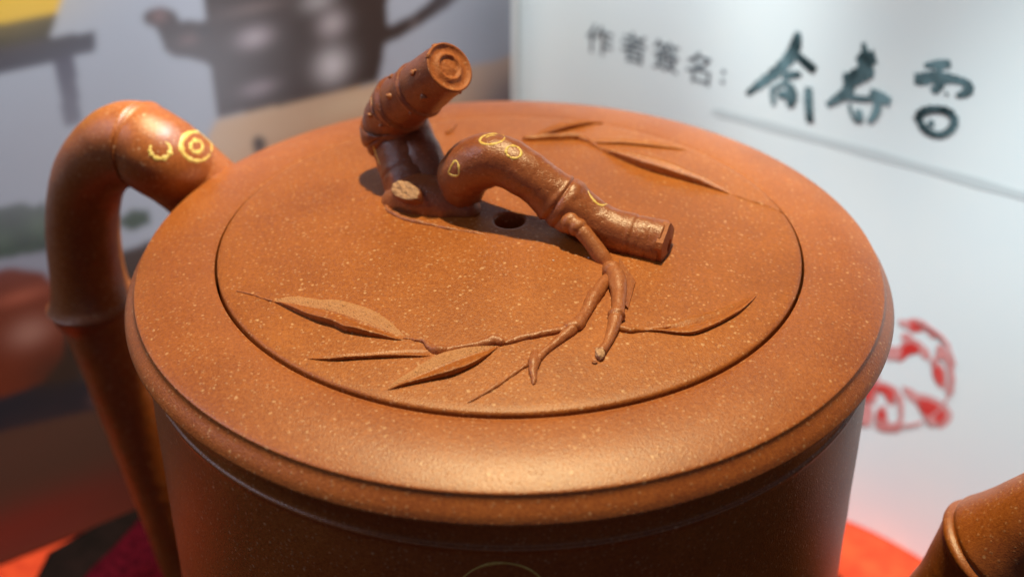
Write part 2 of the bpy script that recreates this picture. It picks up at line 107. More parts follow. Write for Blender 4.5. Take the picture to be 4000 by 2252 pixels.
 "seal":[[1,[[9.841,-4.97],[9.977,-4.996],[10.141,-5.073],[10.286,-5.201],[10.25,-5.25],[10.108,-5.142],[9.964,-5.077],[9.836,-5.047]]],[1,[[9.403,-5.292],[9.558,-5.289],[9.619,-5.415],[9.476,-5.479],[9.368,-5.418]]],[1,[[9.751,-5.4],[9.91,-5.437],[9.983,-5.623],[9.856,-5.659],[9.763,-5.57]]],[1,[[9.568,-6.427],[9.801,-6.406],[9.94,-6.522],[9.851,-6.681],[9.675,-6.583]]],[0,[[9.453,-5.031],[9.573,-4.958],[9.727,-4.966],[9.728,-5.073],[9.576,-5.183],[9.48,-5.128]]],[1,[[9.727,-4.966],[9.887,-5.014],[9.996,-5.095],[9.955,-5.178],[9.807,-5.092],[9.71,-5.081]]],[1,[[9.281,-5.041],[9.474,-5.044],[9.478,-5.172],[9.303,-5.162]]],[0,[[9.451,-5.557],[9.603,-5.433],[9.735,-5.472],[9.728,-5.586],[9.592,-5.692],[9.485,-5.853],[9.394,-5.783]]],[1,[[9.145,-5.717],[9.386,-5.631],[9.427,-5.858],[9.189,-5.968]]],[0,[[10.075,-5.757],[10.15,-5.7],[10.26,-5.781],[10.312,-6.0],[10.238,-6.059],[10.119,-5.936]]],[1,[[10.051,-5.286],[10.154,-5.239],[10.334,-5.396],[10.44,-5.651],[10.509,-5.995],[10.52,-6.146],[10.438,-6.208],[10.375,-6.082],[10.395,-5.894],[10.33,-5.659],[10.188,-5.507],[10.055,-5.7],[9.995,-5.684],[10.068,-5.474]]],[0,[[9.116,-6.599],[9.291,-6.561],[9.458,-6.596],[9.466,-6.755],[9.389,-6.887],[9.262,-6.739],[9.1,-6.747]]],[1,[[9.455,-6.691],[9.621,-6.609],[9.724,-7.073],[9.7,-7.275],[9.57,-7.342],[9.65,-7.11],[9.556,-6.805]]],[0,[[9.235,-7.178],[9.325,-7.108],[9.397,-7.287],[9.405,-7.451],[9.288,-7.488],[9.223,-7.352]]],[1,[[9.238,-7.44],[9.42,-7.419],[9.689,-7.329],[9.705,-7.416],[9.405,-7.572],[9.234,-7.539]]],[0,[[9.908,-6.56],[10.108,-6.485],[10.322,-6.493],[10.476,-6.598],[10.47,-6.763],[10.363,-6.91],[10.304,-6.801],[10.176,-6.843],[10.041,-6.749]]],[1,[[10.045,-6.77],[10.176,-6.843],[10.304,-6.801],[10.354,-6.962],[10.2,-6.971]]],[0,[[8.606,-5.87],[9.056,-5.78],[8.968,-6.207],[8.681,-6.202]]],[0,[[8.653,-6.54],[9.018,-6.506],[9.023,-7.021],[8.666,-7.006]]],[1,[[8.689,-7.283],[9.087,-7.157],[9.115,-7.576],[8.825,-7.603]]],[1,[[9.601,-4.984],[9.733,-4.98],[9.861,-4.999],[9.982,-5.041],[10.094,-5.106],[10.195,-5.191],[10.282,-5.294],[10.355,-5.415],[10.411,-5.551],[10.455,-5.522],[10.396,-5.379],[10.32,-5.252],[10.228,-5.143],[10.122,-5.053],[10.005,-4.986],[9.877,-4.941],[9.743,-4.921],[9.603,-4.925]]],[1,[[10.454,-5.788],[10.463,-5.919],[10.46,-6.053],[10.444,-6.189],[10.414,-6.325],[10.373,-6.46],[10.319,-6.59],[10.254,-6.715],[10.178,-6.832],[10.209,-6.867],[10.288,-6.744],[10.356,-6.613],[10.412,-6.476],[10.456,-6.335],[10.486,-6.193],[10.503,-6.05],[10.506,-5.909],[10.497,-5.772]]],[1,[[10.083,-6.965],[9.992,-7.056],[9.895,-7.136],[9.792,-7.203],[9.685,-7.256],[9.576,-7.294],[9.466,-7.317],[9.356,-7.324],[9.248,-7.316],[9.231,-7.383],[9.345,-7.392],[9.461,-7.384],[9.577,-7.359],[9.693,-7.319],[9.805,-7.263],[9.913,-7.192],[10.016,-7.108],[10.112,-7.011]]]],
 "print":[{"c":[0.11,0.052,0.032],"p":[[16.749,-4.898],[13.528,-6.204],[11.608,-6.867],[9.865,-7.237],[7.23,-7.336],[3.13,-7.88],[-0.101,-7.954],[-0.12,-15.502],[6.761,-14.485],[12.964,-13.196],[18.847,-11.427]],"n":"printed_table"},{"c":[0.055,0.03,0.02],"p":[[16.066,-2.773],[12.278,-3.78],[11.034,-4.191],[9.671,-4.521],[8.101,-4.224],[-0.095,-5.321],[-0.107,-10.26],[7.268,-7.623],[11.589,-6.781],[16.806,-5.074]],"n":"printed_shelf"},{"c":[0.03,0.027,0.033],"p":[[16.715,-4.792],[13.468,-5.965],[11.507,-6.399],[10.072,-6.671],[7.18,-6.957],[-0.099,-6.87],[-0.102,-8.177],[7.293,-7.816],[9.988,-7.477],[11.691,-7.256],[17.036,-5.792]],"n":"printed_table_edge"},{"c":[0.075,0.05,0.042],"p":[[9.099,-4.242],[8.101,-4.224],[5.686,-4.636],[-0.095,-5.321],[-0.099,-7.083],[7.205,-7.146],[10.089,-6.758],[9.84,-5.027]],"n":"printed_shelf"},{"c":[0.3,0.3,0.36],"p":[[14.353,-2.496],[10.916,-3.638],[10.042,-3.804],[9.604,-4.159],[9.679,-4.561],[11.039,-4.214],[14.587,-3.308]],"n":""},{"c":[0.035,0.065,0.032],"p":[[12.585,-2.475],[11.31,-2.413],[10.727,-2.759],[10.384,-2.737],[10.179,-2.909],[9.993,-2.847],[9.877,-3.324],[9.967,-3.787],[10.528,-3.767],[10.932,-3.714],[12.799,-3.322]],"n":"printed_plant"},{"c":[0.05,0.08,0.05],"p":[[8.846,-3.647],[8.513,-3.457],[8.195,-3.597],[8.197,-3.85],[8.587,-3.897]],"n":"printed_plant"},{"c":[0.19,0.038,0.016],"p":[[11.898,-4.117],[11.378,-3.89],[10.775,-3.948],[10.269,-4.229],[10.085,-4.764],[10.108,-5.46],[10.308,-6.109],[10.721,-6.496],[11.535,-6.526],[12.045,-5.947],[12.175,-5.02]],"n":"printed_red_pot"},{"c":[0.66,0.45,0.29],"p":[[6.903,-2.476],[6.661,-2.135],[3.444,-2.209],[2.72,-2.227],[-0.087,-2.296],[-0.094,-5.022],[3.891,-4.634],[6.507,-4.379],[6.705,-3.363]],"n":"printed_wood_stand"},{"c":[0.012,0.012,0.012],"p":[[6.013,-2.713],[5.882,-2.648],[5.752,-2.799],[5.778,-3.028],[5.934,-3.087],[6.032,-2.942]],"n":"printed_wood_stand"},{"c":[0.012,0.012,0.011],"p":[[12.347,0.697],[10.041,0.444],[9.666,0.414],[9.11,0.437],[9.323,0.021],[10.138,-0.01],[12.508,0.09]],"n":"printed_black_base"},{"c":[0.85,0.5,0.015],"p":[[11.903,2.372],[8.674,1.862],[9.012,0.608],[9.137,0.402],[9.666,0.414],[10.045,0.424],[12.363,0.637]],"n":"printed_yellow_pot"},{"c":[0.032,0.028,0.045],"p":[[13.166,-0.276],[12.557,-0.095],[10.135,0.003],[9.289,0.027],[8.56,-0.022],[8.622,-0.364],[9.037,-0.393],[9.375,-0.41],[10.223,-0.406],[13.27,-0.648]],"n":"printed_side_table"},{"c":[0.05,0.043,0.075],"p":[[9.352,-0.358],[8.989,-0.354],[9.03,-0.936],[9.096,-1.589],[9.387,-1.589],[9.357,-1.004]],"n":"printed_side_table"},{"c":[0.048,0.026,0.018],"p":[[6.542,0.556],[6.623,0.085],[6.621,-0.222],[6.743,-0.241],[6.895,-0.166],[7.083,-0.142],[7.144,0.029],[7.309,0.134],[7.551,0.182],[7.724,0.075],[7.729,-0.039],[7.526,-0.196],[7.466,-0.412],[7.427,-0.627],[7.266,-0.774],[6.983,-0.874],[6.738,-1.005],[6.634,-1.136],[6.66,-1.501],[6.651,-1.834],[6.633,-2.102],[5.252,-2.18],[3.264,-2.201],[3.127,-1.754],[3.063,-1.438],[2.765,-1.403],[2.21,-1.206],[1.646,-0.95],[1.359,-0.72],[1.626,-0.346],[2.008,-0.757],[2.381,-0.967],[2.836,-1.077],[2.988,-1.086],[2.911,-0.11]],"n":"printed_dark_teapot"}],
 "blobs":[{"p":[5.738,-0.744],"r":[0.34,0.2],"c":[0.5,0.43,0.47],"k":0.85},{"p":[5.774,-1.729],"r":[0.36,0.15],"c":[0.4,0.33,0.37],"k":0.7},{"p":[4.158,-0.804],"r":[0.3,0.26],"c":[0.55,0.5,0.53],"k":0.9},{"p":[4.229,-1.629],"r":[0.36,0.36],"c":[0.7,0.68,0.72],"k":0.95},{"p":[4.405,-0.305],"r":[0.34,0.2],"c":[0.5,0.48,0.5],"k":0.8},{"p":[5.672,-0.192],"r":[0.6,0.12],"c":[0.22,0.16,0.15],"k":0.6},{"p":[10.58,-3.024],"r":[0.16,0.14],"c":[0.015,0.03,0.015],"k":0.8},{"p":[10.182,-3.268],"r":[0.14,0.2],"c":[0.09,0.14,0.07],"k":0.7},{"p":[10.481,-3.537],"r":[0.2,0.12],"c":[0.02,0.035,0.02],"k":0.8},{"p":[10.819,-3.347],"r":[0.15,0.15],"c":[0.08,0.12,0.07],"k":0.6},{"p":[10.168,-3.721],"r":[0.12,0.12],"c":[0.015,0.025,0.015],"k":0.7},{"p":[7.435,0.016],"r":[0.14,0.12],"c":[0.28,0.15,0.14],"k":0.8},{"p":[6.969,-0.519],"r":[0.2,0.1],"c":[0.22,0.13,0.12],"k":0.7},{"p":[6.695,-0.428],"r":[0.12,0.1],"c":[0.02,0.02,0.02],"k":0.7},{"p":[0.607,-1.367],"r":[1.3,1.6],"c":[0.13,0.15,0.19],"k":0.7},{"p":[0.221,-3.313],"r":[1.4,1.1],"c":[0.06,0.06,0.09],"k":0.85},{"p":[2.391,-1.169],"r":[0.1,0.12],"c":[0.25,0.2,0.2],"k":0.4},{"p":[10.747,-5.351],"r":[0.4,0.32],"c":[0.5,0.24,0.18],"k":0.7},{"p":[10.764,-4.565],"r":[0.5,0.14],"c":[0.5,0.13,0.07],"k":0.7},{"p":[10.393,-6.352],"r":[0.6,0.5],"c":[0.05,0.03,0.02],"k":0.7},{"p":[9.829,-7.252],"r":[0.16,0.16],"c":[0.3,0.13,0.1],"k":0.5},{"p":[9.872,0.643],"r":[1.2,0.5],"c":[0.85,0.62,0.2],"k":0.3},{"p":[8.978,-0.442],"r":[0.12,0.1],"c":[0.2,0.2,0.22],"k":0.0},{"p":[11.48,-9.518],"r":[2.6,0.6],"c":[0.22,0.035,0.022],"k":0.75},{"p":[11.35,-7.75],"r":[1.2,0.5],"c":[0.13,0.055,0.035],"k":0.5},{"p":[11.343,-10.017],"r":[1.5,0.2],"c":[0.16,0.04,0.03],"k":0.5},{"p":[7.289,-1.428],"r":[2.5,2.0],"c":[0.4,0.43,0.49],"k":0.4},{"p":[10.161,-1.985],"r":[2.0,1.5],"c":[0.4,0.4,0.46],"k":0.5},{"p":[5.856,-2.423],"r":[0.8,0.2],"c":[0.6,0.42,0.28],"k":0.4},{"p":[3.909,-2.495],"r":[0.8,0.2],"c":[0.75,0.62,0.44],"k":0.5},{"p":[5.522,-3.141],"r":[0.8,0.25],"c":[0.45,0.28,0.21],"k":0.5}]}

# ------------------------------------------------------------------ materials
def mat(name):
    m = bpy.data.materials.new(name)
    m.use_nodes = True
    nt = m.node_tree
    b = nt.nodes['Principled BSDF']
    return m, nt, b

def N(nt, t, **kw):
    n = nt.nodes.new(t)
    for k, v in kw.items():
        setattr(n, k, v)
    return n

def clay(name, c_dark, c_light, rough=0.5, speck=0.6, bump=0.02, coat=0.0, spec=0.5, fleck=(0.80, 0.50, 0.27)):
    m, nt, b = mat(name)
    lk = nt.links.new
    tc = N(nt, 'ShaderNodeTexCoord')
    n1 = N(nt, 'ShaderNodeTexNoise'); n1.inputs['Scale'].default_value = 26; n1.inputs['Detail'].default_value = 5
    n1.inputs['Roughness'].default_value = 0.7
    lk(tc.outputs['Object'], n1.inputs['Vector'])
    n0 = N(nt, 'ShaderNodeTexNoise'); n0.inputs['Scale'].default_value = 1.1; n0.inputs['Detail'].default_value = 3
    lk(tc.outputs['Object'], n0.inputs['Vector'])
    mx = N(nt, 'ShaderNodeMath', operation='MULTIPLY_ADD'); mx.inputs[1].default_value = 0.38
    lk(n0.outputs['Fac'], mx.inputs[0]); 
    sub = N(nt, 'ShaderNodeMath', operation='MULTIPLY_ADD'); sub.inputs[1].default_value = 1.0; sub.inputs[2].default_value = -0.185
    lk(n1.outputs['Fac'], sub.inputs[0]); lk(sub.outputs[0], mx.inputs[2])
    rmp = N(nt, 'ShaderNodeValToRGB')
    rmp.color_ramp.elements[0].position = 0.34; rmp.color_ramp.elements[0].color = (*c_dark, 1)
    rmp.color_ramp.elements[1].position = 0.68; rmp.color_ramp.elements[1].color = (*c_light, 1)
    lk(mx.outputs[0], rmp.inputs[0])
    # grains of coarser sand in the clay
    last = rmp.outputs['Color']
    grains = []
    for sc, th, keep, amt in ((17, 0.26, 0.42, 0.5), (8.0, 0.15, 0.66, 0.95)):
        dst = N(nt, 'ShaderNodeTexNoise'); dst.inputs['Scale'].default_value = sc * 2.5
        lk(tc.outputs['Object'], dst.inputs['Vector'])
        mixv = N(nt, 'ShaderNodeMix', data_type='VECTOR'); mixv.inputs['Factor'].default_value = 0.03
        lk(tc.outputs['Object'], mixv.inputs['A']); lk(dst.outputs['Color'], mixv.inputs['B'])
        vo = N(nt, 'ShaderNodeTexVoronoi'); vo.inputs['Scale'].default_value = sc
        lk(mixv.outputs['Result'], vo.inputs['Vector'])
        lt = N(nt, 'ShaderNodeMapRange'); lt.inputs['From Min'].default_value = th * 1.25; lt.inputs['From Max'].default_value = th * 0.6
        lk(vo.outputs['Distance'], lt.inputs['Value'])
        sp = N(nt, 'ShaderNodeSeparateColor'); lk(vo.outputs['Color'], sp.inputs[0])
        gt = N(nt, 'ShaderNodeMath', operation='GREATER_THAN'); gt.inputs[1].default_value = keep
        lk(sp.outputs[0], gt.inputs[0])
        ml = N(nt, 'ShaderNodeMath', operation='MULTIPLY'); lk(lt.outputs[0], ml.inputs[0]); lk(gt.outputs[0], ml.inputs[1])
        m2 = N(nt, 'ShaderNodeMath', operation='MULTIPLY'); lk(ml.outputs[0], m2.inputs[0]); m2.inputs[1].default_value = speck * amt
        mc = N(nt, 'ShaderNodeMix', data_type='RGBA')
        lk(m2.outputs[0], mc.inputs['Factor']); lk(last, mc.inputs['A']); mc.inputs['B'].default_value = (*fleck, 1)
        last = mc.outputs['Result']
        grains.append(ml.outputs[0])
    # a few tiny dark pits
    vd = N(nt, 'ShaderNodeTexVoronoi'); vd.inputs['Scale'].default_value = 9.3
    lk(tc.outputs['Object'], vd.inputs['Vector'])
    ld = N(nt, 'ShaderNodeMapRange'); ld.inputs['From Min'].default_value = 0.13; ld.inputs['From Max'].default_value = 0.06
    lk(vd.outputs['Distance'], ld.inputs['Value'])
    sd = N(nt, 'ShaderNodeSeparateColor'); lk(vd.outputs['Color'], sd.inputs[0])
    gd = N(nt, 'ShaderNodeMath', operation='GREATER_THAN'); gd.inputs[1].default_value = 0.8; lk(sd.outputs[1], gd.inputs[0])
    md = N(nt, 'ShaderNodeMath', operation='MULTIPLY'); lk(ld.outputs[0], md.inputs[0]); lk(gd.outputs[0], md.inputs[1])
    m3 = N(nt, 'ShaderNodeMath', operation='MULTIPLY'); lk(md.outputs[0], m3.inputs[0]); m3.inputs[1].default_value = 0.5 * min(1, speck * 1.5)
    mc = N(nt, 'ShaderNodeMix', data_type='RGBA')
    lk(m3.outputs[0], mc.inputs['Factor']); lk(last, mc.inputs['A']); mc.inputs['B'].default_value = (0.10, 0.03, 0.015, 1)
    lk(mc.outputs['Result'], b.inputs['Base Color'])
    b.inputs['Roughness'].default_value = rough
    b.inputs['Specular IOR Level'].default_value = spec
    b.inputs['Coat Weight'].default_value = coat
    b.inputs['Coat Roughness'].default_value = 0.25
    # relief of the fired clay
    nf = N(nt, 'ShaderNodeTexNoise'); nf.inputs['Scale'].default_value = 50; nf.inputs['Detail'].default_value = 3
    lk(tc.outputs['Object'], nf.inputs['Vector'])
    hsum = N(nt, 'ShaderNodeMath', operation='ADD'); lk(nf.outputs['Fac'], hsum.inputs[0])
    gm = N(nt, 'ShaderNodeMath', operation='MULTIPLY'); lk(grains[0], gm.inputs[0]); gm.inputs[1].default_value = 0.35
    lk(gm.outputs[0], hsum.inputs[1])
    bp = N(nt, 'ShaderNodeBump'); bp.inputs['Strength'].default_value = 1.0; bp.inputs['Distance'].default_value = bump
    lk(hsum.outputs[0], bp.inputs['Height']); lk(bp.outputs[0], b.inputs['Normal'])
    rr = N(nt, 'ShaderNodeMapRange'); rr.inputs['To Min'].default_value = rough - 0.08; rr.inputs['To Max'].default_value = rough + 0.08
    lk(n1.outputs['Fac'], rr.inputs['Value']); lk(rr.outputs[0], b.inputs['Roughness'])
    return m

M_LID = clay('lid_clay', (0.290, 0.072, 0.006), (0.465, 0.142, 0.018), rough=0.44, speck=0.62, bump=0.0055, spec=0.65)
M_BODY = clay('body_clay', (0.285, 0.068, 0.008), (0.450, 0.132, 0.020), rough=0.41, speck=0.5, bump=0.0045, spec=0.85)
M_KNOB = clay('knob_clay', (0.27, 0.072, 0.019), (0.39, 0.118, 0.034), rough=0.36, speck=0.2, bump=0.006, spec=0.8)
M_STEM = clay('stem_clay', (0.23, 0.062, 0.022), (0.33, 0.100, 0.036), rough=0.38, speck=0.15, bump=0.007, spec=0.7)
M_CUT = clay('cut_clay', (0.50, 0.26, 0.14), (0.72, 0.46, 0.29), rough=0.75, speck=0.4, bump=0.02)
M_FACE = clay('face_clay', (0.36, 0.095, 0.022), (0.52, 0.17, 0.05), rough=0.55, speck=0.4, bump=0.008)
M_PALE = clay('stippled_clay', (0.50, 0.21, 0.08), (0.60, 0.29, 0.13), rough=0.5, speck=0.12, bump=0.02)  # stippled leaf halves; sheen on their tilt is put into the pale colour
M_TWIG = clay('twig_clay', (0.32, 0.092, 0.026), (0.46, 0.16, 0.052), rough=0.40, speck=0.2, bump=0.006, spec=0.7)

def plain(name, c, rough=0.5, spec=0.5, noise_scale=None, c2=None, bump=0, sheen=0, metal=0):
    m, nt, b = mat(name)
    b.inputs['Base Color'].default_value = (*c, 1)
    b.inputs['Roughness'].default_value = rough
    b.inputs['Specular IOR Level'].default_value = spec
    b.inputs['Sheen Weight'].default_value = sheen
    b.inputs['Metallic'].default_value = metal
    if noise_scale:
        tc = N(nt, 'ShaderNodeTexCoord')
        n = N(nt, 'ShaderNodeTexNoise'); n.inputs['Scale'].default_value = noise_scale; n.inputs['Detail'].default_value = 4
        nt.links.new(tc.outputs['Object'], n.inputs['Vector'])
        r = N(nt, 'ShaderNodeValToRGB'); r.color_ramp.elements[0].position = 0.35; r.color_ramp.elements[1].position = 0.65
        r.color_ramp.elements[0].color = (*c, 1); r.color_ramp.elements[1].color = (*(c2 or c), 1)
        nt.links.new(n.outputs['Fac'], r.inputs[0]); nt.links.new(r.outputs[0], b.inputs['Base Color'])
        if bump:
            bp = N(nt, 'ShaderNodeBump'); bp.inputs['Distance'].default_value = bump
            nt.links.new(n.outputs['Fac'], bp.inputs['Height']); nt.links.new(bp.outputs[0], b.inputs['Normal'])
    return m

M_GOLD = plain('gold_paint', (0.88, 0.68, 0.20), 0.42, 0.6, 30, (0.74, 0.48, 0.09), 0.004)
M_PAPER = plain('coated_paper', (0.77, 0.83, 0.83), 0.4, 0.4, 0.8, (0.75, 0.82, 0.83))
M_EDGE = plain('page_edge_white', (0.78, 0.78, 0.76), 0.5)
M_INK = plain('brush_ink', (0.008, 0.03, 0.035), 0.5, 0.5, 1.8, (0.16, 0.27, 0.30))
M_SMALLINK = plain('printed_ink', (0.16, 0.19, 0.21), 0.5)
M_LINE = plain('printed_line', (0.58, 0.64, 0.65), 0.5)
M_SEAL = plain('seal_red', (0.62, 0.035, 0.03), 0.5, 0.5, 2.2, (0.70, 0.10, 0.09))
M_SEAL2 = plain('seal_pale_red', (0.66, 0.26, 0.25), 0.5, 0.5, 2.2, (0.68, 0.36, 0.35))
M_CLOTH = plain('red_cloth', (0.52, 0.055, 0.016), 0.8, 0.2, 3, (0.40, 0.033, 0.010), 0.02, sheen=0.0)
M_VELVET = plain('maroon_velvet', (0.028, 0.0006, 0.004), 0.95, 0.05, 6, (0.060, 0.002, 0.008), 0.05, sheen=0.0)
M_BLACK = plain('dark_lacquer', (0.006, 0.004, 0.004), 0.8, 0.03, 2, (0.011, 0.006, 0.006))
M_WHITE = plain('chalk_crumb', (0.75, 0.72, 0.68), 0.8)

# ------------------------------------------------------------------ object helpers
def link(name, me, m=None, parent=None):
    o = bpy.data.objects.new(name, me)
    col.objects.link(o)
    if m is not None and me is not None and len(me.materials) == 0:
        me.materials.append(m)
    if parent is not None:
        o.parent = parent
    return o

def empty(name, loc, label, cat, group=None):
    o = bpy.data.objects.new(name, None)
    o.empty_display_size = 0.5
    col.objects.link(o)
    o.location = loc
    o['label'] = label; o['category'] = cat
    if group: o['group'] = group
    return o

def mesh(name, verts, faces, smooth=True):
    me = bpy.data.meshes.new(name)
    me.from_pydata([tuple(v) for v in verts], [], faces)
    me.validate(); me.update()
    if smooth:
        for p in me.polygons: p.use_smooth = True
    return me

def attach(o, parent):
    """make o a child of an Empty that stands away from the origin, without moving it"""
    o.parent = parent
    o.matrix_parent_inverse = Matrix.Translation(-Vector(parent.location)) if parent.type == 'EMPTY' else Matrix.Identity(4)
    return o

def catmull(keys, sub):
    K = [np.array(k, float) for k in keys]
    out = []
    for i in range(len(K) - 1):
        p0 = K[i - 1] if i else 2 * K[0] - K[1]
        p1, p2 = K[i], K[i + 1]
        p3 = K[i + 2] if i + 2 < len(K) else 2 * K[-1] - K[-2]
        for j in range(sub):
            t = j / sub
            out.append(0.5 * ((2 * p1) + (-p0 + p2) * t + (2 * p0 - 5 * p1 + 4 * p2 - p3) * t * t + (-p0 + 3 * p1 - 3 * p2 + p3) * t ** 3))
    out.append(K[-1])
    return np.array(out)

def tube(name, keys, m, parent=None, sub=8, seg=40, rings=(), wob=0.012, wscale=2.2, cap=(True, True), round_end=(False, False), seed=0, squash=1.0):
    """keys: (x, y, z, radius).  rings: (key index as float, gain, half width in keys, groove)"""
    P = catmull(keys, sub)
    n = len(P)
    tt = np.arange(n) / sub
    rad = P[:, 3].copy()
    for (c, g, w, gr) in rings:
        rad *= 1 + g * np.exp(-((tt - c) / w) ** 2) - gr * np.exp(-((tt - c - 1.6 * w) / (w * 0.55)) ** 2)
    pts = [Vector(p[:3]) for p in P]
    tang = []
    for i in range(n):
        a = pts[max(i - 1, 0)]; b = pts[min(i + 1, n - 1)]
        tang.append((b - a).normalized())
    up = Vector((0, 0, 1))
    if abs(tang[0].dot(up)) > 0.9: up = Vector((0, 1, 0))
    nx = (up - tang[0] * up.dot(tang[0])).normalized()
    verts, faces = [], []
    frames = []
    for i in range(n):
        if i:
            nx = (nx - tang[i] * nx.dot(tang[i])).normalized()
        ny = tang[i].cross(nx)
        frames.append((nx.copy(), ny.copy()))
    for i in range(n):
        nx, ny = frames[i]
        for k in range(seg):
            a = 2 * math.pi * k / seg
            d = nx * math.cos(a) + ny * math.sin(a) * squash
            p = pts[i] + d * rad[i]
            w = noise.noise(Vector(p) * wscale + Vector((seed, seed * 2, 0))) * wob + noise.noise(Vector(p) * wscale * 4 + Vector((0, seed, 5))) * wob * 0.35
            verts.append(p + d * w)
    for i in range(n - 1):
        for k in range(seg):
            k2 = (k + 1) % seg
            faces.append((i * seg + k, i * seg + k2, (i + 1) * seg + k2, (i + 1) * seg + k))
    for e, idx in ((0, 0), (1, n - 1)):
        if not cap[e]: continue
        s = -1 if e == 0 else 1
        base = idx * seg
        prev = base
        levels = [(0.97, 0.02), (0.9, 0.035), (0.5, 0.04)] if not round_end[e] else [(0.9, 0.42), (0.7, 0.7), (0.4, 0.9), (0.15, 0.98)]
        for f, h in levels:
            st = len(verts)
            for k in range(seg):
                v = verts[base + k]
                verts.append(pts[idx] + (Vector(v) - pts[idx]) * f + tang[idx] * s * h * rad[idx])
            for k in range(seg):
                k2 = (k + 1) % seg
                q = (prev + k, prev + k2, st + k2, st + k)
                faces.append(q if s > 0 else q[::-1])
            prev = st
        c = len(verts)
        verts.append(pts[idx] + tang[idx] * s * levels[-1][1] * rad[idx])
        for k in range(seg):
            k2 = (k + 1) % seg
            q = (prev + k, prev + k2, c)
            faces.append(q if s > 0 else q[::-1])
    me = mesh(name, verts, faces)
    o = link(name, me, m)
    if parent is not None: attach(o, parent)
    return o, pts, tang, frames, rad

def lathe(name, prof, m, parent=None, seg=256, sub=1, wob=0.0):
    verts, faces = [], []
    n = len(prof)
    for i, (r, z) in enumerate(prof):
        for k in range(seg):
            a = 2 * math.pi * k / seg
            rr = r + wob * noise.noise(Vector((math.cos(a) * 2, math.sin(a) * 2, z * 3)))
            verts.append((rr * math.cos(a), rr * math.sin(a), z + wob * 0.5 * noise.noise(Vector((math.cos(a) * 1.5, math.sin(a) * 1.5, r)))))
    for i in range(n - 1):
        for k in range(seg):
            k2 = (k + 1) % seg
            faces.append((i * seg + k, i * seg + k2, (i + 1) * seg + k2, (i + 1) * seg + k))
    me = mesh(name, verts, faces)
    o = link(name, me, m)
    if parent is not None: attach(o, parent)
    return o

def smooth_profile(keys, sub=5):
    return [tuple(p) for p in catmull(keys, sub)]

# ------------------------------------------------------------------ table top, cloth, stand, velvet
TABLE_Z = -10.6
CLOTH_Z = -10.3
def grid_sheet(name, x0, x1, y0, y1, nx, ny, zf, m, thick=None):
    verts, faces = [], []
    for j in range(ny + 1):
        for i in range(nx + 1):
            x = x0 + (x1 - x0) * i / nx; y = y0 + (y1 - y0) * j / ny
            verts.append((x, y, zf(x, y)))
    for j in range(ny):
        for i in range(nx):
            a = j * (nx + 1) + i
            faces.append((a, a + 1, a + nx + 2, a + nx + 1))
    return link(name, mesh(name, verts, faces), m)

table = grid_sheet('table_top', -45, 45, -30, 40, 4, 4, lambda x, y: TABLE_Z, M_BLACK)
table['kind'] = 'structure'

def cloth_z(x, y):
    z = CLOTH_Z + 0.05 * noise.noise(Vector((x * 0.5, y * 0.5, 0))) - 0.05
    # a soft fold pushed up against the foot of the right page
    u = (x - 7.0) * 0.76 + (y - 4.6) * 0.65
    v = -(x - 7.0) * 0.65 + (y - 4.6) * 0.76
    z += 0.55 * math.exp(-(u / 1.1) ** 2 - (v / 1.6) ** 2)
    return z
cloth = grid_sheet('table_cloth', -15, 13, -0.5, 20, 120, 90, cloth_z, M_CLOTH)
cloth['label'] = 'bright orange-red cloth spread under the teapot and the open booklet'
cloth['category'] = 'cloth'

def slab(name, pts, z0, z1, m, rnd=0.12, bumpf=None, sub=10):
    """slab with a rounded top edge over polygon pts"""
    P = [Vector((x, y, 0)) for x, y in pts]
    c = sum(P, Vector()) / len(P)
    dense = []
    for i in range(len(P)):
        a, b = P[i], P[(i + 1) % len(P)]
        for k in range(sub): dense.append(a.lerp(b, k / sub))
    n = len(dense)
    verts, faces = [], []
    rows = [(0, z0)] + [(rnd * (1 - math.cos(t)), z1 - rnd * (1 - math.sin(t))) for t in [k * math.pi / 10 for k in range(6)]] + [(0.8, z1), (2.0, z1)]
    for ins, z in rows:
        for v in dense:
            d = (c - v); p = v + d.normalized() * min(ins * 1.3, d.length * 0.9)
            zz = z + (bumpf(p.x, p.y) if (bumpf and z > z0 + 0.01) else 0)
            verts.append((p.x, p.y, zz))
    for r in range(len(rows) - 1):
        for k in range(n):
            k2 = (k + 1) % n
            faces.append((r * n + k, r * n + k2, (r + 1) * n + k2, (r + 1) * n + k))
    verts.append((c.x, c.y, z1)); ci = len(verts) - 1
    r = len(rows) - 1
    for k in range(n): faces.append((r * n + k, r * n + (k + 1) % n, ci))
    faces.append(tuple(range(n - 1, -1, -1)))
    return link(name, mesh(name, verts, faces), m)

stand = slab('display_board', [(-7.0, 6.3), (-7.55, 5.75), (-8.3, 5.19), (-8.95, 4.5), (-8.98, 3.77), (-9.4, -3.0), (-12.0, -16.0), (9.0, -16.0), (8.5, -1.0), (6.0, 4.4), (4.6, 6.0)], CLOTH_Z - 0.05, -9.55, M_BLACK)
stand['label'] = 'near-black lacquered board under the maroon velvet, dark edge beyond it'
stand['category'] = 'board'
velvet = slab('velvet_pad', [(-6.55, 6.55), (-7.19, 4.91), (-7.85, 3.22), (-10.2, -2.8), (-11.0, -15.0), (8.2, -15.0), (7.8, -1.0), (5.6, 3.6), (4.2, 5.4)], -9.545, -9.0, M_VELVET, 0.16,
              lambda x, y: 0.05 * noise.noise(Vector((x * 1.3, y * 1.3, 3))))
velvet['label'] = 'dark maroon velvet pad showing as a corner under the curved teapot handle'
velvet['category'] = 'velvet pad'

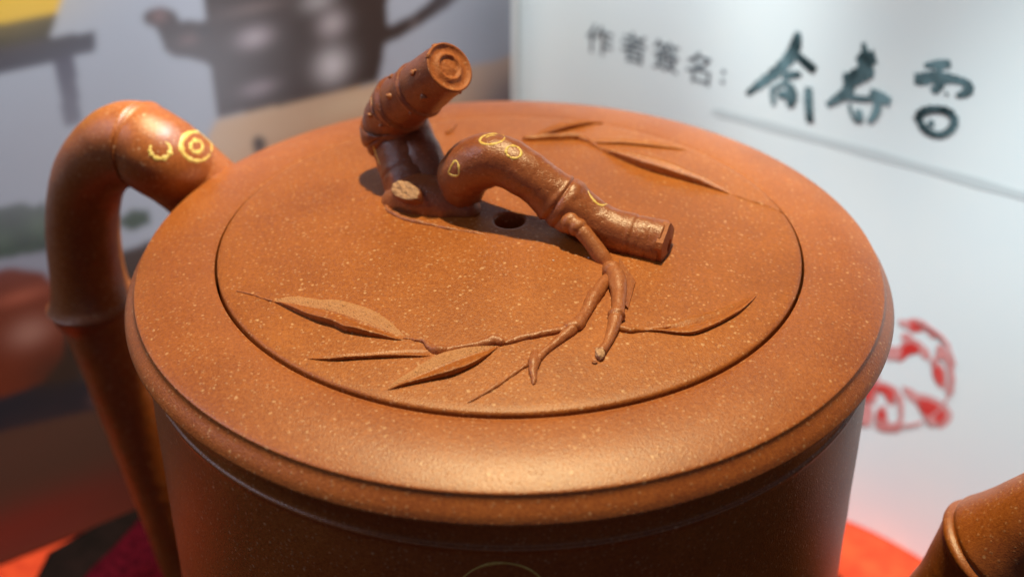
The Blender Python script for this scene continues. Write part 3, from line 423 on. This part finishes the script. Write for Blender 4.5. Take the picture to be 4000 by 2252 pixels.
# ------------------------------------------------------------------ teapot
teapot = empty('teapot', (0, 0, -9.0), 'orange-brown clay teapot with twisted bamboo knob, carved leaves on its lid, jointed handle', 'teapot')
outer = smooth_profile([
    (3.53, -0.60), (3.527, -0.30), (3.527, -0.075), (3.545, -0.05), (3.62, -0.040), (3.80, -0.044), (3.95, -0.056), (4.08, -0.074), (4.20, -0.100), (4.32, -0.135),
    (4.40, -0.163), (4.445, -0.182), (4.461, -0.195), (4.467, -0.215), (4.477, -0.245), (4.500, -0.280), (4.538, -0.325), (4.575, -0.375), (4.600, -0.425), (4.607, -0.448),
    (4.604, -0.462), (4.580, -0.485), (4.50, -0.535), (4.43, -0.575), (4.41, -0.63), (4.405, -0.80), (4.412, -0.885), (4.435, -0.905), (4.445, -0.925), (4.437, -0.945), (4.43, -0.99), (4.435, -1.1),
    (4.45, -1.5), (4.47, -2.5), (4.50, -4.0), (4.54, -5.5), (4.55, -7.0), (4.50, -8.2), (4.35, -8.8), (4.20, -9.0), (3.6, -9.0)], 4)
inner = [(0.01, -9.0), (0.01, -8.6), (4.0, -8.5), (4.2, -7.5), (4.15, -2.0), (4.1, -0.8), (3.9, -0.62), (3.25, -0.62), (3.25, -0.56), (3.53, -0.56)]
body = lathe('body', [(0.01, -9.0)] and list(inner[1:]) + outer[1:] + [(0.01, -9.0)], M_BODY, teapot, 320, wob=0.006)
handle, *_ = tube('handle', DATA['handle'], M_BODY, teapot, sub=24, seg=64, wob=0.02, wscale=1.1,
                  rings=((4.95, 0.045, 0.06, 0.10), (12.95, 0.03, 0.12, 0.05)))
spout, *_ = tube('spout', DATA['spout'], M_BODY, teapot, sub=16, seg=64, wob=0.02, wscale=1.1, seed=4,
                 rings=((5.6, 0.06, 0.3, 0.05),))

def bvh_of(*objs):
    vs, ps = [], []
    for o in objs:
        off = len(vs)
        vs += [v.co.copy() for v in o.data.vertices]
        ps += [[off + i for i in p.vertices] for p in o.data.polygons]
    return BVHTree.FromPolygons(vs, ps)

def ribbon(name, spec, bvh, parent, m=M_GOLD, lift=0.0035):
    """a brush line of paint laid on a surface: points are dropped along one direction onto it"""
    d = Vector(spec['d'])
    P = []
    for p in spec['p']:
        h = bvh.ray_cast(Vector(p) - d * 3, d)
        if h[0] is not None: P.append((h[0], h[1]))
    if len(P) < 2: return None
    closed = spec['c'] and len(P) == len(spec['p'])
    # refine
    pts = catmull([list(p[0]) for p in P] + ([list(P[0][0])] if closed else []), 3)
    Q = []
    for q in pts:
        loc, nrm, _, _ = bvh.find_nearest(Vector(q))
        if nrm.dot(d) > 0: nrm = -nrm
        Q.append((loc, nrm))
    if closed: Q = Q[:-1]
    n = len(Q); verts, faces = [], []
    rng = random.Random(len(spec['p']) + int(abs(spec['p'][0][0]) * 100))
    for i in range(n):
        a = Q[(i - 1) % n if closed else max(i - 1, 0)][0]; b = Q[(i + 1) % n if closed else min(i + 1, n - 1)][0]
        t = (b - a).normalized(); s = t.cross(Q[i][1]).normalized()
        w = spec['w'] * (0.50 + 0.45 * noise.noise(Vector((math.cos(i / n * 6.28) * 2.2, math.sin(i / n * 6.28) * 2.2, n))))
        if not closed: w *= min(1, 0.35 + 1.5 * min(i, n - 1 - i) / n * 2)
        for f, hgt in ((-1, -0.004), (-0.75, lift), (0.75, lift), (1, -0.004)):
            q = Q[i][0] + s * (w * f * 1.0)
            loc, nrm, _, _ = bvh.find_nearest(q)
            if nrm.dot(d) > 0.3: nrm = -nrm
            verts.append(loc + nrm * hgt)
    for i in range(n if closed else n - 1):
        j = (i + 1) % n
        for k in range(3):
            faces.append((i * 4 + k, i * 4 + k + 1, j * 4 + k + 1, j * 4 + k))
    o = link(name, mesh(name, verts, faces), m)
    return attach(o, parent) if parent.type == 'EMPTY' else reparent(o, parent)

def reparent(o, parent):
    """child of a mesh part whose own frame already is the scene's frame"""
    o.parent = parent
    o.matrix_parent_inverse = (Matrix.Translation(Vector(parent.parent.location) * 0) if parent.parent else Matrix.Identity(4))
    return o

bh = bvh_of(handle)
for s in DATA['handlerings']: ribbon('gold_ring', s, bh, handle)
bb = bvh_of(body)
for s in DATA['bodyring']: ribbon('gold_ring', s, bb, body)

# ------------------------------------------------------------------ lid
lid = bpy.data.objects.new('lid_frame', None)
col.objects.link(lid)
def dome(x, y):
    return 0.21 * max(0.0, 1 - (x * x + y * y) / 12.25)
prof = []
HR = 0.183
prof.append((HR, -0.25)); prof.append((HR, dome(0, 0) - 0.03)); prof.append((HR + 0.012, dome(0, 0) - 0.008)); prof.append((HR + 0.035, dome(HR, 0)))
for r in np.linspace(0.25, 3.42, 46): prof.append((float(r), dome(r, 0)))
prof += [(3.455, -0.001), (3.478, -0.008), (3.493, -0.022), (3.498, -0.042), (3.498, -0.15), (3.498, -0.50), (3.1, -0.5), (HR, -0.5), (HR, -0.25)]
plate = lathe('lid', prof, M_LID, lid, 300, wob=0.007)

def resample(poly, n):
    P = np.array(catmull(poly, 6)); s = np.r_[0, np.cumsum(np.linalg.norm(np.diff(P, axis=0), axis=1))]
    t = np.linspace(0, s[-1], n)
    return np.stack([np.interp(t, s, P[:, i]) for i in range(P.shape[1])], -1)

def carve_leaf(spec, idx):
    n = 60
    B, Mi, Fr = (resample(spec[k], n) for k in ('back', 'mid', 'front'))
    h = spec['h'] * 1.25
    verts, faces, fm = [], [], []
    sect = []                       # (weights B, M, F, extra outward, height)
    for w in np.linspace(0, 1, 8): sect.append(('bm', w))
    for w in np.linspace(0, 1, 8)[1:]: sect.append(('mf', w))
    sect += [('lip', 0), ('lip', 1), ('lip', 2)]
    m = len(sect)
    for i in range(n):
        t = i / (n - 1)
        env = math.sin(math.pi * min(max(t, 0.0), 1)) ** 0.6 if 0 < t < 1 else 0
        env *= 0.9 + 0.2 * noise.noise(Vector((t * 5, idx, 0)))
        for kind, w in sect:
            if kind == 'bm':
                p = B[i] * (1 - w) + Mi[i] * w
                z = h * (0.62 * (min(w / 0.12, 1)) - 0.50 * max(0, (w - 0.12) / 0.88) ** 1.2)
            elif kind == 'mf':
                p = Mi[i] * (1 - w) + Fr[i] * w
                z = h * (0.12 + 0.88 * w ** 0.7)
                if w < 0.2: z = h * 0.16
            else:
                out = Fr[i] - Mi[i]; L = np.linalg.norm(out) + 1e-6
                p = Fr[i] + out / L * (0.006, -0.006, -0.016)[w] * env
                z = h * (0.85, 0.1, -0.2)[w]
            e = 1.0 if kind != 'lip' or w < 2 else 1
            zz = dome(*p) - 0.012 + (z + 0.012) * env
            if kind == 'bm' and w == 0: zz = dome(*p) - 0.012
            if kind == 'lip' and w == 2: zz = dome(*p) - 0.02
            if kind in ('bm', 'mf') and 0 < w < 1: zz += 0.007 * env * (1 if int(round(w * 7)) % 2 else -0.4)
            if kind in ('bm', 'mf') and 0 < w: zz += 0.004 * noise.noise(Vector((p[0] * 9, p[1] * 9, idx))) * env
            verts.append((p[0], p[1], zz))
    for i in range(n - 1):
        for k in range(m - 1):
            faces.append((i * m + k, i * m + k + 1, (i + 1) * m + k + 1, (i + 1) * m + k))
            fm.append(1 if (spec['pale'] and k < 6) else 0)
    me = mesh('leaf', verts, faces)
    me.materials.append(M_LID); me.materials.append(M_PALE)
    for p, f in zip(me.polygons, fm): p.material_index = f
    o = link('leaf', me)
    # normals must point up
    if sum(p.normal.z for p in me.polygons) < 0:
        me.flip_normals()
    return attach(o, lid)
for i, s in enumerate(DATA['leaves']): carve_leaf(s, i)

def carve_twig(spec, i):
    keys = [(p[0], p[1], dome(*p) + r * 0.3, r) for p, r in zip(spec['p'], spec['r'])]
    o, *_ = tube('twig', keys, M_TWIG if i < 8 else M_LID, lid, sub=8, seg=16, wob=0.016, wscale=11, round_end=(True, True), seed=i)
    return o
for i, s in enumerate(DATA['twigs']): carve_twig(s, i)

# the twisted bamboo knob
knob, kp, kt, kf, kr = tube('knob', DATA['arch'], M_KNOB, lid, sub=10, seg=64, wob=0.020, wscale=3.2,
    rings=((6.9, 0.04, 0.2, 0.07), (12.1, 0.03, 0.10, 0.05), (13.0, 0.015, 0.1, 0.02)), round_end=(True, False))
foot, *_ = tube('knob_foot', DATA['foot'], M_KNOB, None, sub=10, seg=56, wob=0.016, wscale=2.6, seed=6, round_end=(True, True))
reparent(foot, knob)
stem, *_ = tube('stem', DATA['stem'], M_STEM, None, sub=10, seg=56, wob=0.026, wscale=3.2, seed=2,
    rings=((5.0, 0.03, 0.22, 0.06), (7.0, 0.03, 0.2, 0.0), (1.8, 0.0, 0.15, 0.06)), round_end=(True, False))
reparent(stem, knob)
cyl, cp, ct_, cf, cr = tube('stem_top', DATA['cylinder'], M_STEM, None, sub=14, seg=64, wob=0.014, wscale=2.6, seed=3,
    rings=((0.25, 0.075, 0.08, 0.11), (1.5, 0.075, 0.08, 0.11)), cap=(True, False))
reparent(cyl, knob)
web, *_ = tube('side_shoot', DATA['web'], M_STEM, None, sub=8, seg=32, wob=0.03, wscale=2.6, seed=9, round_end=(True, True))
reparent(web, knob)
# cut end of the top with concentric rings
def cut_face(name, c, t, frame, r, m, parent):
    rings_ = [(1.0, 0.0), (0.985, 0.02), (0.93, 0.03), (0.88, 0.005), (0.80, -0.02), (0.70, -0.022), (0.60, -0.005), (0.54, 0.025), (0.47, 0.03), (0.43, 0.005), (0.38, -0.02), (0.30, -0.012), (0.2, 0.0), (0.1, 0.005)]
    seg = 56; verts, faces = [], []
    nx, ny = frame
    for f, h in rings_:
        for k in range(seg):
            a = 2 * math.pi * k / seg
            d = nx * math.cos(a) + ny * math.sin(a)
            ff = f * (1 + (0.05 * noise.noise(Vector((math.cos(a), math.sin(a), f * 3))) if f < 0.95 else 0))
            hh = h + (0.012 * noise.noise(Vector((math.cos(a) * f * 6, math.sin(a) * f * 6, 2))) if f < 0.98 else 0)
            verts.append(c + d * (r * ff) + t * hh * 0.6)
    n = len(rings_)
    for i in range(n - 1):
        for k in range(seg):
            faces.append((i * seg + k, i * seg + (k + 1) % seg, (i + 1) * seg + (k + 1) % seg, (i + 1) * seg + k))
    verts.append(c + t * 0.005); faces += [((n - 1) * seg + k, (n - 1) * seg + (k + 1) % seg, len(verts) - 1) for k in range(seg)]
    return reparent(link(name, mesh(name, verts, faces), m), parent)
cut_face('cut_end', cp[-1] - ct_[-1] * 0.004, ct_[-1], cf[-1], cr[-1] * 0.995, M_FACE, knob)

# small root nubs
def blob(name, c, r, m, parent, seed, sq=(1, 1, 1), sub=2, rough=0.35, rot=None):
    bm = bmesh.new(); bmesh.ops.create_icosphere(bm, subdivisions=sub, radius=1)
    for v in bm.verts:
        k = 1 + rough * noise.noise(v.co * 1.7 + Vector((seed, 0, 0)))
        p = Vector((v.co.x * sq[0], v.co.y * sq[1], v.co.z * sq[2])) * (r * k)
        if rot: p = rot @ p
        v.co = c + p
    me = bpy.data.meshes.new(name); bm.to_mesh(me); bm.free()
    for p in me.polygons: p.use_smooth = True
    return reparent(link(name, me, m), parent)
bk = bvh_of(cyl, stem)
for i, s in enumerate(DATA['nubs']):
    d = Vector(s['d']); h = bk.ray_cast(Vector(s['p'][0]) - d * 3, d)
    if h[0] is None:
        q = bk.find_nearest(Vector(s['p'][0])); h = q
    blob('nub', h[0] - h[1] * 0.006, s['s'] * 0.80, M_TWIG, knob, i * 3.1, (1, 1, 0.8), 2, 0.6)
# chopped side bud near the foot of the knob
b0 = Vector(DATA['stub'])
bka = bvh_of(foot, stem)
bn = bka.find_nearest(b0)
ax = (bn[1] if bn[1].dot(Vector((0, -1, 0.5))) > 0 else -bn[1])
rot = ax.to_track_quat('Z', 'X').to_matrix()
rot = rot @ Matrix.Rotation(math.radians(0), 3, 'Z')
def bud():
    seg = 36; verts, faces = [], []
    right = Vector((0.86, -0.10, -0.50)); right = (right - ax * right.dot(ax)).normalized(); upv = ax.cross(right)
    rows = [(1.12, -0.06, 0), (1.02, 0.03, 0), (0.93, 0.055, 1), (0.75, 0.055, 1), (0.5, 0.06, 1), (0.25, 0.05, 1)]
    for f, h, k_ in rows:
        for k in range(seg):
            a = 2 * math.pi * k / seg
            rx = 0.215 * (1 + 0.10 * math.cos(a)) ; ry = 0.118
            jag = 1 + 0.10 * noise.noise(Vector((math.cos(a) * 2.5, math.sin(a) * 2.5, 1)))
            hh = h + (0.03 * noise.noise(Vector((math.cos(a) * f * 4, math.sin(a) * f * 4, 7))) if k_ else 0)
            verts.append(bn[0] + right * (rx * f * jag * math.cos(a)) + upv * (ry * f * jag * math.sin(a)) + ax * hh)
    n = len(rows)
    for i in range(n - 1):
        for k in range(seg): faces.append((i * seg + k, i * seg + (k + 1) % seg, (i + 1) * seg + (k + 1) % seg, (i + 1) * seg + k))
    verts.append(bn[0] + ax * 0.08); faces += [((n - 1) * seg + k, (n - 1) * seg + (k + 1) % seg, len(verts) - 1) for k in range(seg)]
    me = mesh('cut_bud', verts, faces)
    me.materials.append(M_STEM); me.materials.append(M_CUT)
    for i, p in enumerate(me.polygons): p.material_index = 0 if i < seg * 2 else 1
    o = reparent(link('cut_bud', me), knob)
    o['label'] = 'rough pale tan scar of a chopped side bud'
bud()

# end of the long arm: a flat chipped cut with a dark hollow
E_, T_, FR_, RR_ = kp[-1], kt[-1], kf[-1], kr[-1]
def end_cut():
    nx, ny = FR_
    seg = 6; verts, faces = [], []
    base = [(1.03, -0.03), (1.0, 0.05)]
    for f, h in base + [(0.34, 0.075), (0.26, -0.02)]:
        for k in range(24):
            a = 2 * math.pi * k / 24
            poly = 1.0 / max(0.72, math.cos((a + 0.3) % (math.pi / 2.5) - math.pi / 5))
            rr = RR_ * 0.90 * f * (poly if f > 0.5 else 1)
            verts.append(E_ + (nx * math.cos(a) + ny * math.sin(a)) * rr + T_ * h)
    for i in range(3):
        for k in range(24): faces.append((i * 24 + k, i * 24 + (k + 1) % 24, (i + 1) * 24 + (k + 1) % 24, (i + 1) * 24 + k))
    faces.append(tuple(3 * 24 + k for k in range(24)))
    o = reparent(link('cut_end', mesh('cut_end', verts, faces, False), M_FACE), knob)
end_cut()

branch, bp_, bt_, bf_, br_ = tube('branch', DATA['branch'], M_TWIG, None, sub=9, seg=28, wob=0.009, wscale=5, seed=5,
    rings=((6.0, 0.10, 0.2, 0.1), (10.0, 0.16, 0.16, 0.12), (0.9, 0.15, 0.2, 0.15), (1.6, 0.08, 0.15, 0.12)), round_end=(True, False))
reparent(branch, knob)
blob('cut_tip', bp_[-1] + bt_[-1] * 0.03, 0.075, M_CUT, knob, 3, (0.75, 1.25, 0.6), 3, 0.25)
# a flattened flank of the branch
sp = DATA['spur']
V = []
for x, y, h in sp: V.append((x, y, dome(x, y) + h)); 
for x, y, h in sp: V.append((x, y, dome(x, y) - 0.02))
fl = mesh('branch_flank', V, [(0, 1, 2, 3), (0, 4, 5, 1), (1, 5, 6, 2), (2, 6, 7, 3), (3, 7, 4, 0)], False)
reparent(link('branch_flank', fl, M_TWIG), knob)
for s in DATA['knobrings']: ribbon('gold_ring', s, bvh_of(knob), knob)
for s in DATA['stemrings']: ribbon('gold_ring', s, bvh_of(stem), knob)
# pale node marks on twigs
x, y = DATA['tip'][0]
lathe_ring = [(0.026, 0.0), (0.03, 0.02), (0.022, 0.028), (0.014, 0.015), (0.004, 0.006)]
vv, ff = [], []
for r, z in lathe_ring:
    for k in range(16):
        a = k * math.pi / 8; vv.append((x + r * math.cos(a), y + r * math.sin(a), dome(x, y) + z))
for i in range(4):
    for k in range(16): ff.append((i * 16 + k, i * 16 + (k + 1) % 16, (i + 1) * 16 + (k + 1) % 16, (i + 1) * 16 + k))
attach(link('pinhole_ring', mesh('pinhole_ring', vv, ff), M_TWIG), lid)

# ragged lip of smeared clay along the foot of the knob
keys = [(p[0], p[1], dome(*p) - 0.004, r) for p, r in zip(DATA['smear'], DATA['smear_r'])]
sm, *_ = tube('clay_smear', keys, M_TWIG, None, sub=7, seg=14, wob=0.018, wscale=7, round_end=(True, True), seed=12)
reparent(sm, knob)
for i, (x, y) in enumerate(DATA['crumbs']):
    blob('white_crumb', Vector((x, y, dome(x, y) + 0.006)), 0.014, M_WHITE, plate, i * 5.0, (1, 1, 0.5), 1, 0.6)
# ------------------------------------------------------------------ open booklet
sx, sy = DATA['spine']
eR = Vector((*DATA['eR'], 0)); eL = Vector((*DATA['eL'], 0))
nR = Vector((-eR.y, eR.x, 0)); nR = nR if nR.y < 0 else -nR
nL = Vector((-eL.y, eL.x, 0)); nL = nL if nL.y < 0 else -nL
booklet = empty('booklet', (sx, sy, CLOTH_Z), 'open booklet standing behind the teapot, photo page left, signature and red seal right', 'booklet')
PW, PT = 15.5, 3.4
def on_page(s, z, e, n, lift):
    return Vector((sx, sy, 0)) + e * s + Vector((0, 0, z)) + n * (lift + curve(s))
def curve(s):
    return 0.22 * math.exp(-((s - 0.9) / 0.8) ** 2) if s > 0 else 0
def page(name, e, n, m, s0=0.0):
    verts, faces = [], []
    S = [s0 + (PW - s0) * (k / 60) ** 1.5 for k in range(61)]
    for lift in (0, -0.25):
        for s in S:
            for z in (CLOTH_Z - 0.02, PT):
                verts.append(on_page(s, z, e, n, lift))
    k = len(S)
    for i in range(k - 1):
        a = 2 * i
        faces.append((a, a + 2, a + 3, a + 1)); b = 2 * k + a
        faces.append((b, b + 1, b + 3, b + 2))
        faces.append((a, b, b + 2, a + 2)); faces.append((a + 1, a + 3, b + 3, b + 1))
    faces.append((0, 1, 2 * k + 1, 2 * k)); e_ = 2 * (k - 1); faces.append((e_, 2 * k + e_, 2 * k + e_ + 1, e_ + 1))
    me = mesh(name, verts, faces, False)
    bm = bmesh.new(); bm.from_mesh(me); bmesh.ops.recalc_face_normals(bm, faces=bm.faces); bm.to_mesh(me); bm.free()
    return attach(link(name, me, m), booklet)
right_page = page('signature_page', eR, nR, M_PAPER, 0.02)
right_page['label'] = 'pale page with handwritten signature and round red seal'
left_page = page('photo_page', eL, nL, M_PAPER, 0.02)
left_page['label'] = 'page filled with a printed photograph of a dark teapot'

# printed photograph: colours of the print evaluated on a fine grid of the left page
PL = DATA['print']
S0, S1, ZA, ZB_ = 0.04, 14.6, -10.31, 3.2
NS, NZ = 420, 380
sg = np.linspace(S0, S1, NS + 1); zg = np.linspace(ZA, ZB_, NZ + 1)
SS, ZZ = np.meshgrid(sg, zg, indexing='ij')
def inside(poly, X, Y):
    ins = np.zeros(X.shape, bool); n = len(poly)
    for i in range(n):
        x1, y1 = poly[i]; x2, y2 = poly[(i + 1) % n]
        if y1 == y2: continue
        c = ((y1 > Y) != (y2 > Y)) & (X < (x2 - x1) * (Y - y1) / (y2 - y1) + x1)
        ins ^= c
    return ins
C = np.zeros(SS.shape + (3,))
C[...] = (0.42, 0.455, 0.53)
C *= (1 - 0.05 * np.clip((ZZ + 5) / -10, -1, 1))[..., None]
owner = np.zeros((NS, NZ), int)
names = ['printed_backdrop']
FS, FZ = (SS[:-1, :-1] + SS[1:, 1:]) / 2, (ZZ[:-1, :-1] + ZZ[1:, 1:]) / 2
for L_ in PL:
    k = inside(L_['p'], SS, ZZ)
    C[k] = L_['c']
    if L_['n']:
        if L_['n'] not in names: names.append(L_['n'])
        owner[inside(L_['p'], FS, FZ)] = names.index(L_['n'])
for b_ in DATA['blobs']:
    g = b_['k'] * np.exp(-((SS - b_['p'][0]) / b_['r'][0]) ** 2 - ((ZZ - b_['p'][1]) / b_['r'][1]) ** 2)
    C = C * (1 - g[..., None]) + np.array(b_['c']) * g[..., None]
# slight softness of the print itself
for _ in range(5):
    C[1:-1, 1:-1] = (C[1:-1, 1:-1] * 2 + C[:-2, 1:-1] + C[2:, 1:-1] + C[1:-1, :-2] + C[1:-1, 2:]) / 6
m_print, nt, b = mat('printed_photograph')
at = N(nt, 'ShaderNodeAttribute'); at.attribute_name = 'print'
nt.links.new(at.outputs['Color'], b.inputs['Base Color'])
b.inputs['Roughness'].default_value = 0.6
b.inputs['Specular IOR Level'].default_value = 0.2
base = [on_page(s, 0, eL, nL, 0.012) for s in sg]
for oi, nm in enumerate(names):
    F = np.argwhere(owner == oi)
    if not len(F): continue
    ids = {}; verts = []; cols = []; faces = []
    for i, j in F:
        q = []
        for a, c in ((i, j), (i + 1, j), (i + 1, j + 1), (i, j + 1)):
            key = (a, c)
            if key not in ids:
                ids[key] = len(verts); v = base[a]; verts.append((v.x, v.y, zg[c])); cols.append((*C[a, c], 1))
            q.append(ids[key])
        faces.append(q)
    me = mesh(nm, verts, faces)
    ca = me.color_attributes.new('print', 'FLOAT_COLOR', 'POINT')
    ca.data.foreach_set('color', np.array(cols, dtype=np.float32).ravel())
    o = link(nm, me, m_print)
    o.parent = left_page

# white edge strip beside the fold
def strip(name, s0, s1, z0, z1, e, n, lift, m, parent):
    verts, faces = [], []
    K_ = 6
    for i in range(K_ + 1):
        s = s0 + (s1 - s0) * i / K_
        for z in (z0, z1): verts.append(on_page(s, z, e, n, lift))
    for i in range(K_): faces.append((2 * i, 2 * i + 2, 2 * i + 3, 2 * i + 1))
    o = link(name, mesh(name, verts, faces), m); o.parent = parent
    return o
strip('white_margin', 0.03, 0.27, CLOTH_Z + 0.02, PT - 0.02, eR, nR, 0.06, M_EDGE, right_page)

def stroke(bmv, bmf, pts, ws, e, n, lift):
    P = catmull([list(p) + [w] for p, w in zip(pts, ws)], 6) if len(pts) > 2 else np.array([list(p) + [w] for p, w in zip(pts, ws)])
    st = len(bmv); k = len(P)
    for i in range(k):
        a = P[max(i - 1, 0)][:2]; b = P[min(i + 1, k - 1)][:2]; t = (b - a) / (np.linalg.norm(b - a) + 1e-9)
        nn = np.array([-t[1], t[0]]) * P[i][2] * 0.5 * (1 + 0.15 * math.sin(i * 1.7))
        for s in (-1, 1):
            q = P[i][:2] + nn * s; bmv.append(on_page(q[0], q[1], e, n, lift))
    for i in range(k - 1): bmf.append((st + 2 * i, st + 2 * i + 1, st + 2 * i + 3, st + 2 * i + 2))
for ch in DATA['brush']:
    vs, fs = [], []
    for i, s in enumerate(ch): stroke(vs, fs, s['p'], s['w'], eR, nR, 0.010 + 0.002 * i)
    o = link('brush_character', mesh('brush_character', vs, fs), M_INK); o.parent = right_page
vs, fs = [], []
stroke(vs, fs, DATA['line'], [0.05] + [0.17] * (len(DATA['line']) - 1), eR, nR, 0.008)
o = link('ruled_line', mesh('ruled_line', vs, fs), M_LINE); o.parent = right_page
# red seal
vs, fs, mi = [], [], []
for q, (k, poly) in enumerate(DATA['seal']):
    st = len(vs)
    P = catmull(poly + [poly[0]], 4)[:-1]
    if k == 0:
        c = np.mean(P, 0)
        for p in P:
            p2 = c + (p - c) * 1.45
            vs.append(on_page(p2[0], p2[1], eR, nR, 0.006 + 0.0002 * q))
        fs.append(tuple(range(st, len(vs)))); mi.append(1); st = len(vs)
    for p in P: vs.append(on_page(p[0], p[1], eR, nR, 0.010 + 0.0015 * q))
    fs.append(tuple(range(st, len(vs)))); mi.append(k)
me = mesh('red_seal', vs, fs, False)
me.materials.append(M_SEAL); me.materials.append(M_SEAL2)
for p, k in zip(me.polygons, mi): p.material_index = k
o = link('red_seal', me); o.parent = right_page

# four small printed characters and a colon
def glyph(ch, cs, cz, size):
    cu = bpy.data.curves.new('glyph', 'FONT'); cu.body = ch; cu.size = 1.0; cu.align_x = 'CENTER'
    cu.offset = 0.012
    t = bpy.data.objects.new('glyph', cu); col.objects.link(t)
    dg = bpy.context.evaluated_depsgraph_get()
    me = bpy.data.meshes.new_from_object(t.evaluated_get(dg))
    bpy.data.objects.remove(t, do_unlink=True)
    if not len(me.vertices): return None
    X = [v.co.x for v in me.vertices]; Y_ = [v.co.y for v in me.vertices]
    h = max(max(Y_) - min(Y_), max(X) - min(X)); mx, my = (max(X) + min(X)) / 2, (max(Y_) + min(Y_)) / 2
    for v in me.vertices:
        s = cs + (v.co.x - mx) / h * size; z = cz + (v.co.y - my) / h * size
        v.co = on_page(s, z, eR, nR, 0.012)
    me.name = 'printed_character'; me.materials.clear(); me.materials.append(M_SMALLINK)
    o = bpy.data.objects.new('printed_character', me); col.objects.link(o); o.parent = right_page
    return o
for ch, (s, z) in zip('作者簽名', DATA['smallcent'][:4]): glyph(ch, s, z, 0.62)
cs_, cz_ = DATA['smallcent'][4]
for dz in (-0.10, 0.10):
    vs, fs = [], []; st = 0
    for k in range(12): vs.append(on_page(cs_ - 0.05 + 0.045 * math.cos(k * math.pi / 6), cz_ + dz + 0.045 * math.sin(k * math.pi / 6), eR, nR, 0.012))
    fs.append(tuple(range(st, st + 12)))
    o = link('printed_dot', mesh('printed_dot', vs, fs, False), M_SMALLINK); o.parent = right_page

# the lid is a part of the teapot and carries the knob, twigs and leaves as its own pieces
pieces, todo = [], list(lid.children)
while todo:
    o = todo.pop()
    todo += list(o.children)
    if o is not plate: pieces.append(o)
for o in pieces:
    o.parent = plate
    o.matrix_parent_inverse = Matrix.Identity(4)
attach(plate, teapot)
bpy.data.objects.remove(lid, do_unlink=True)
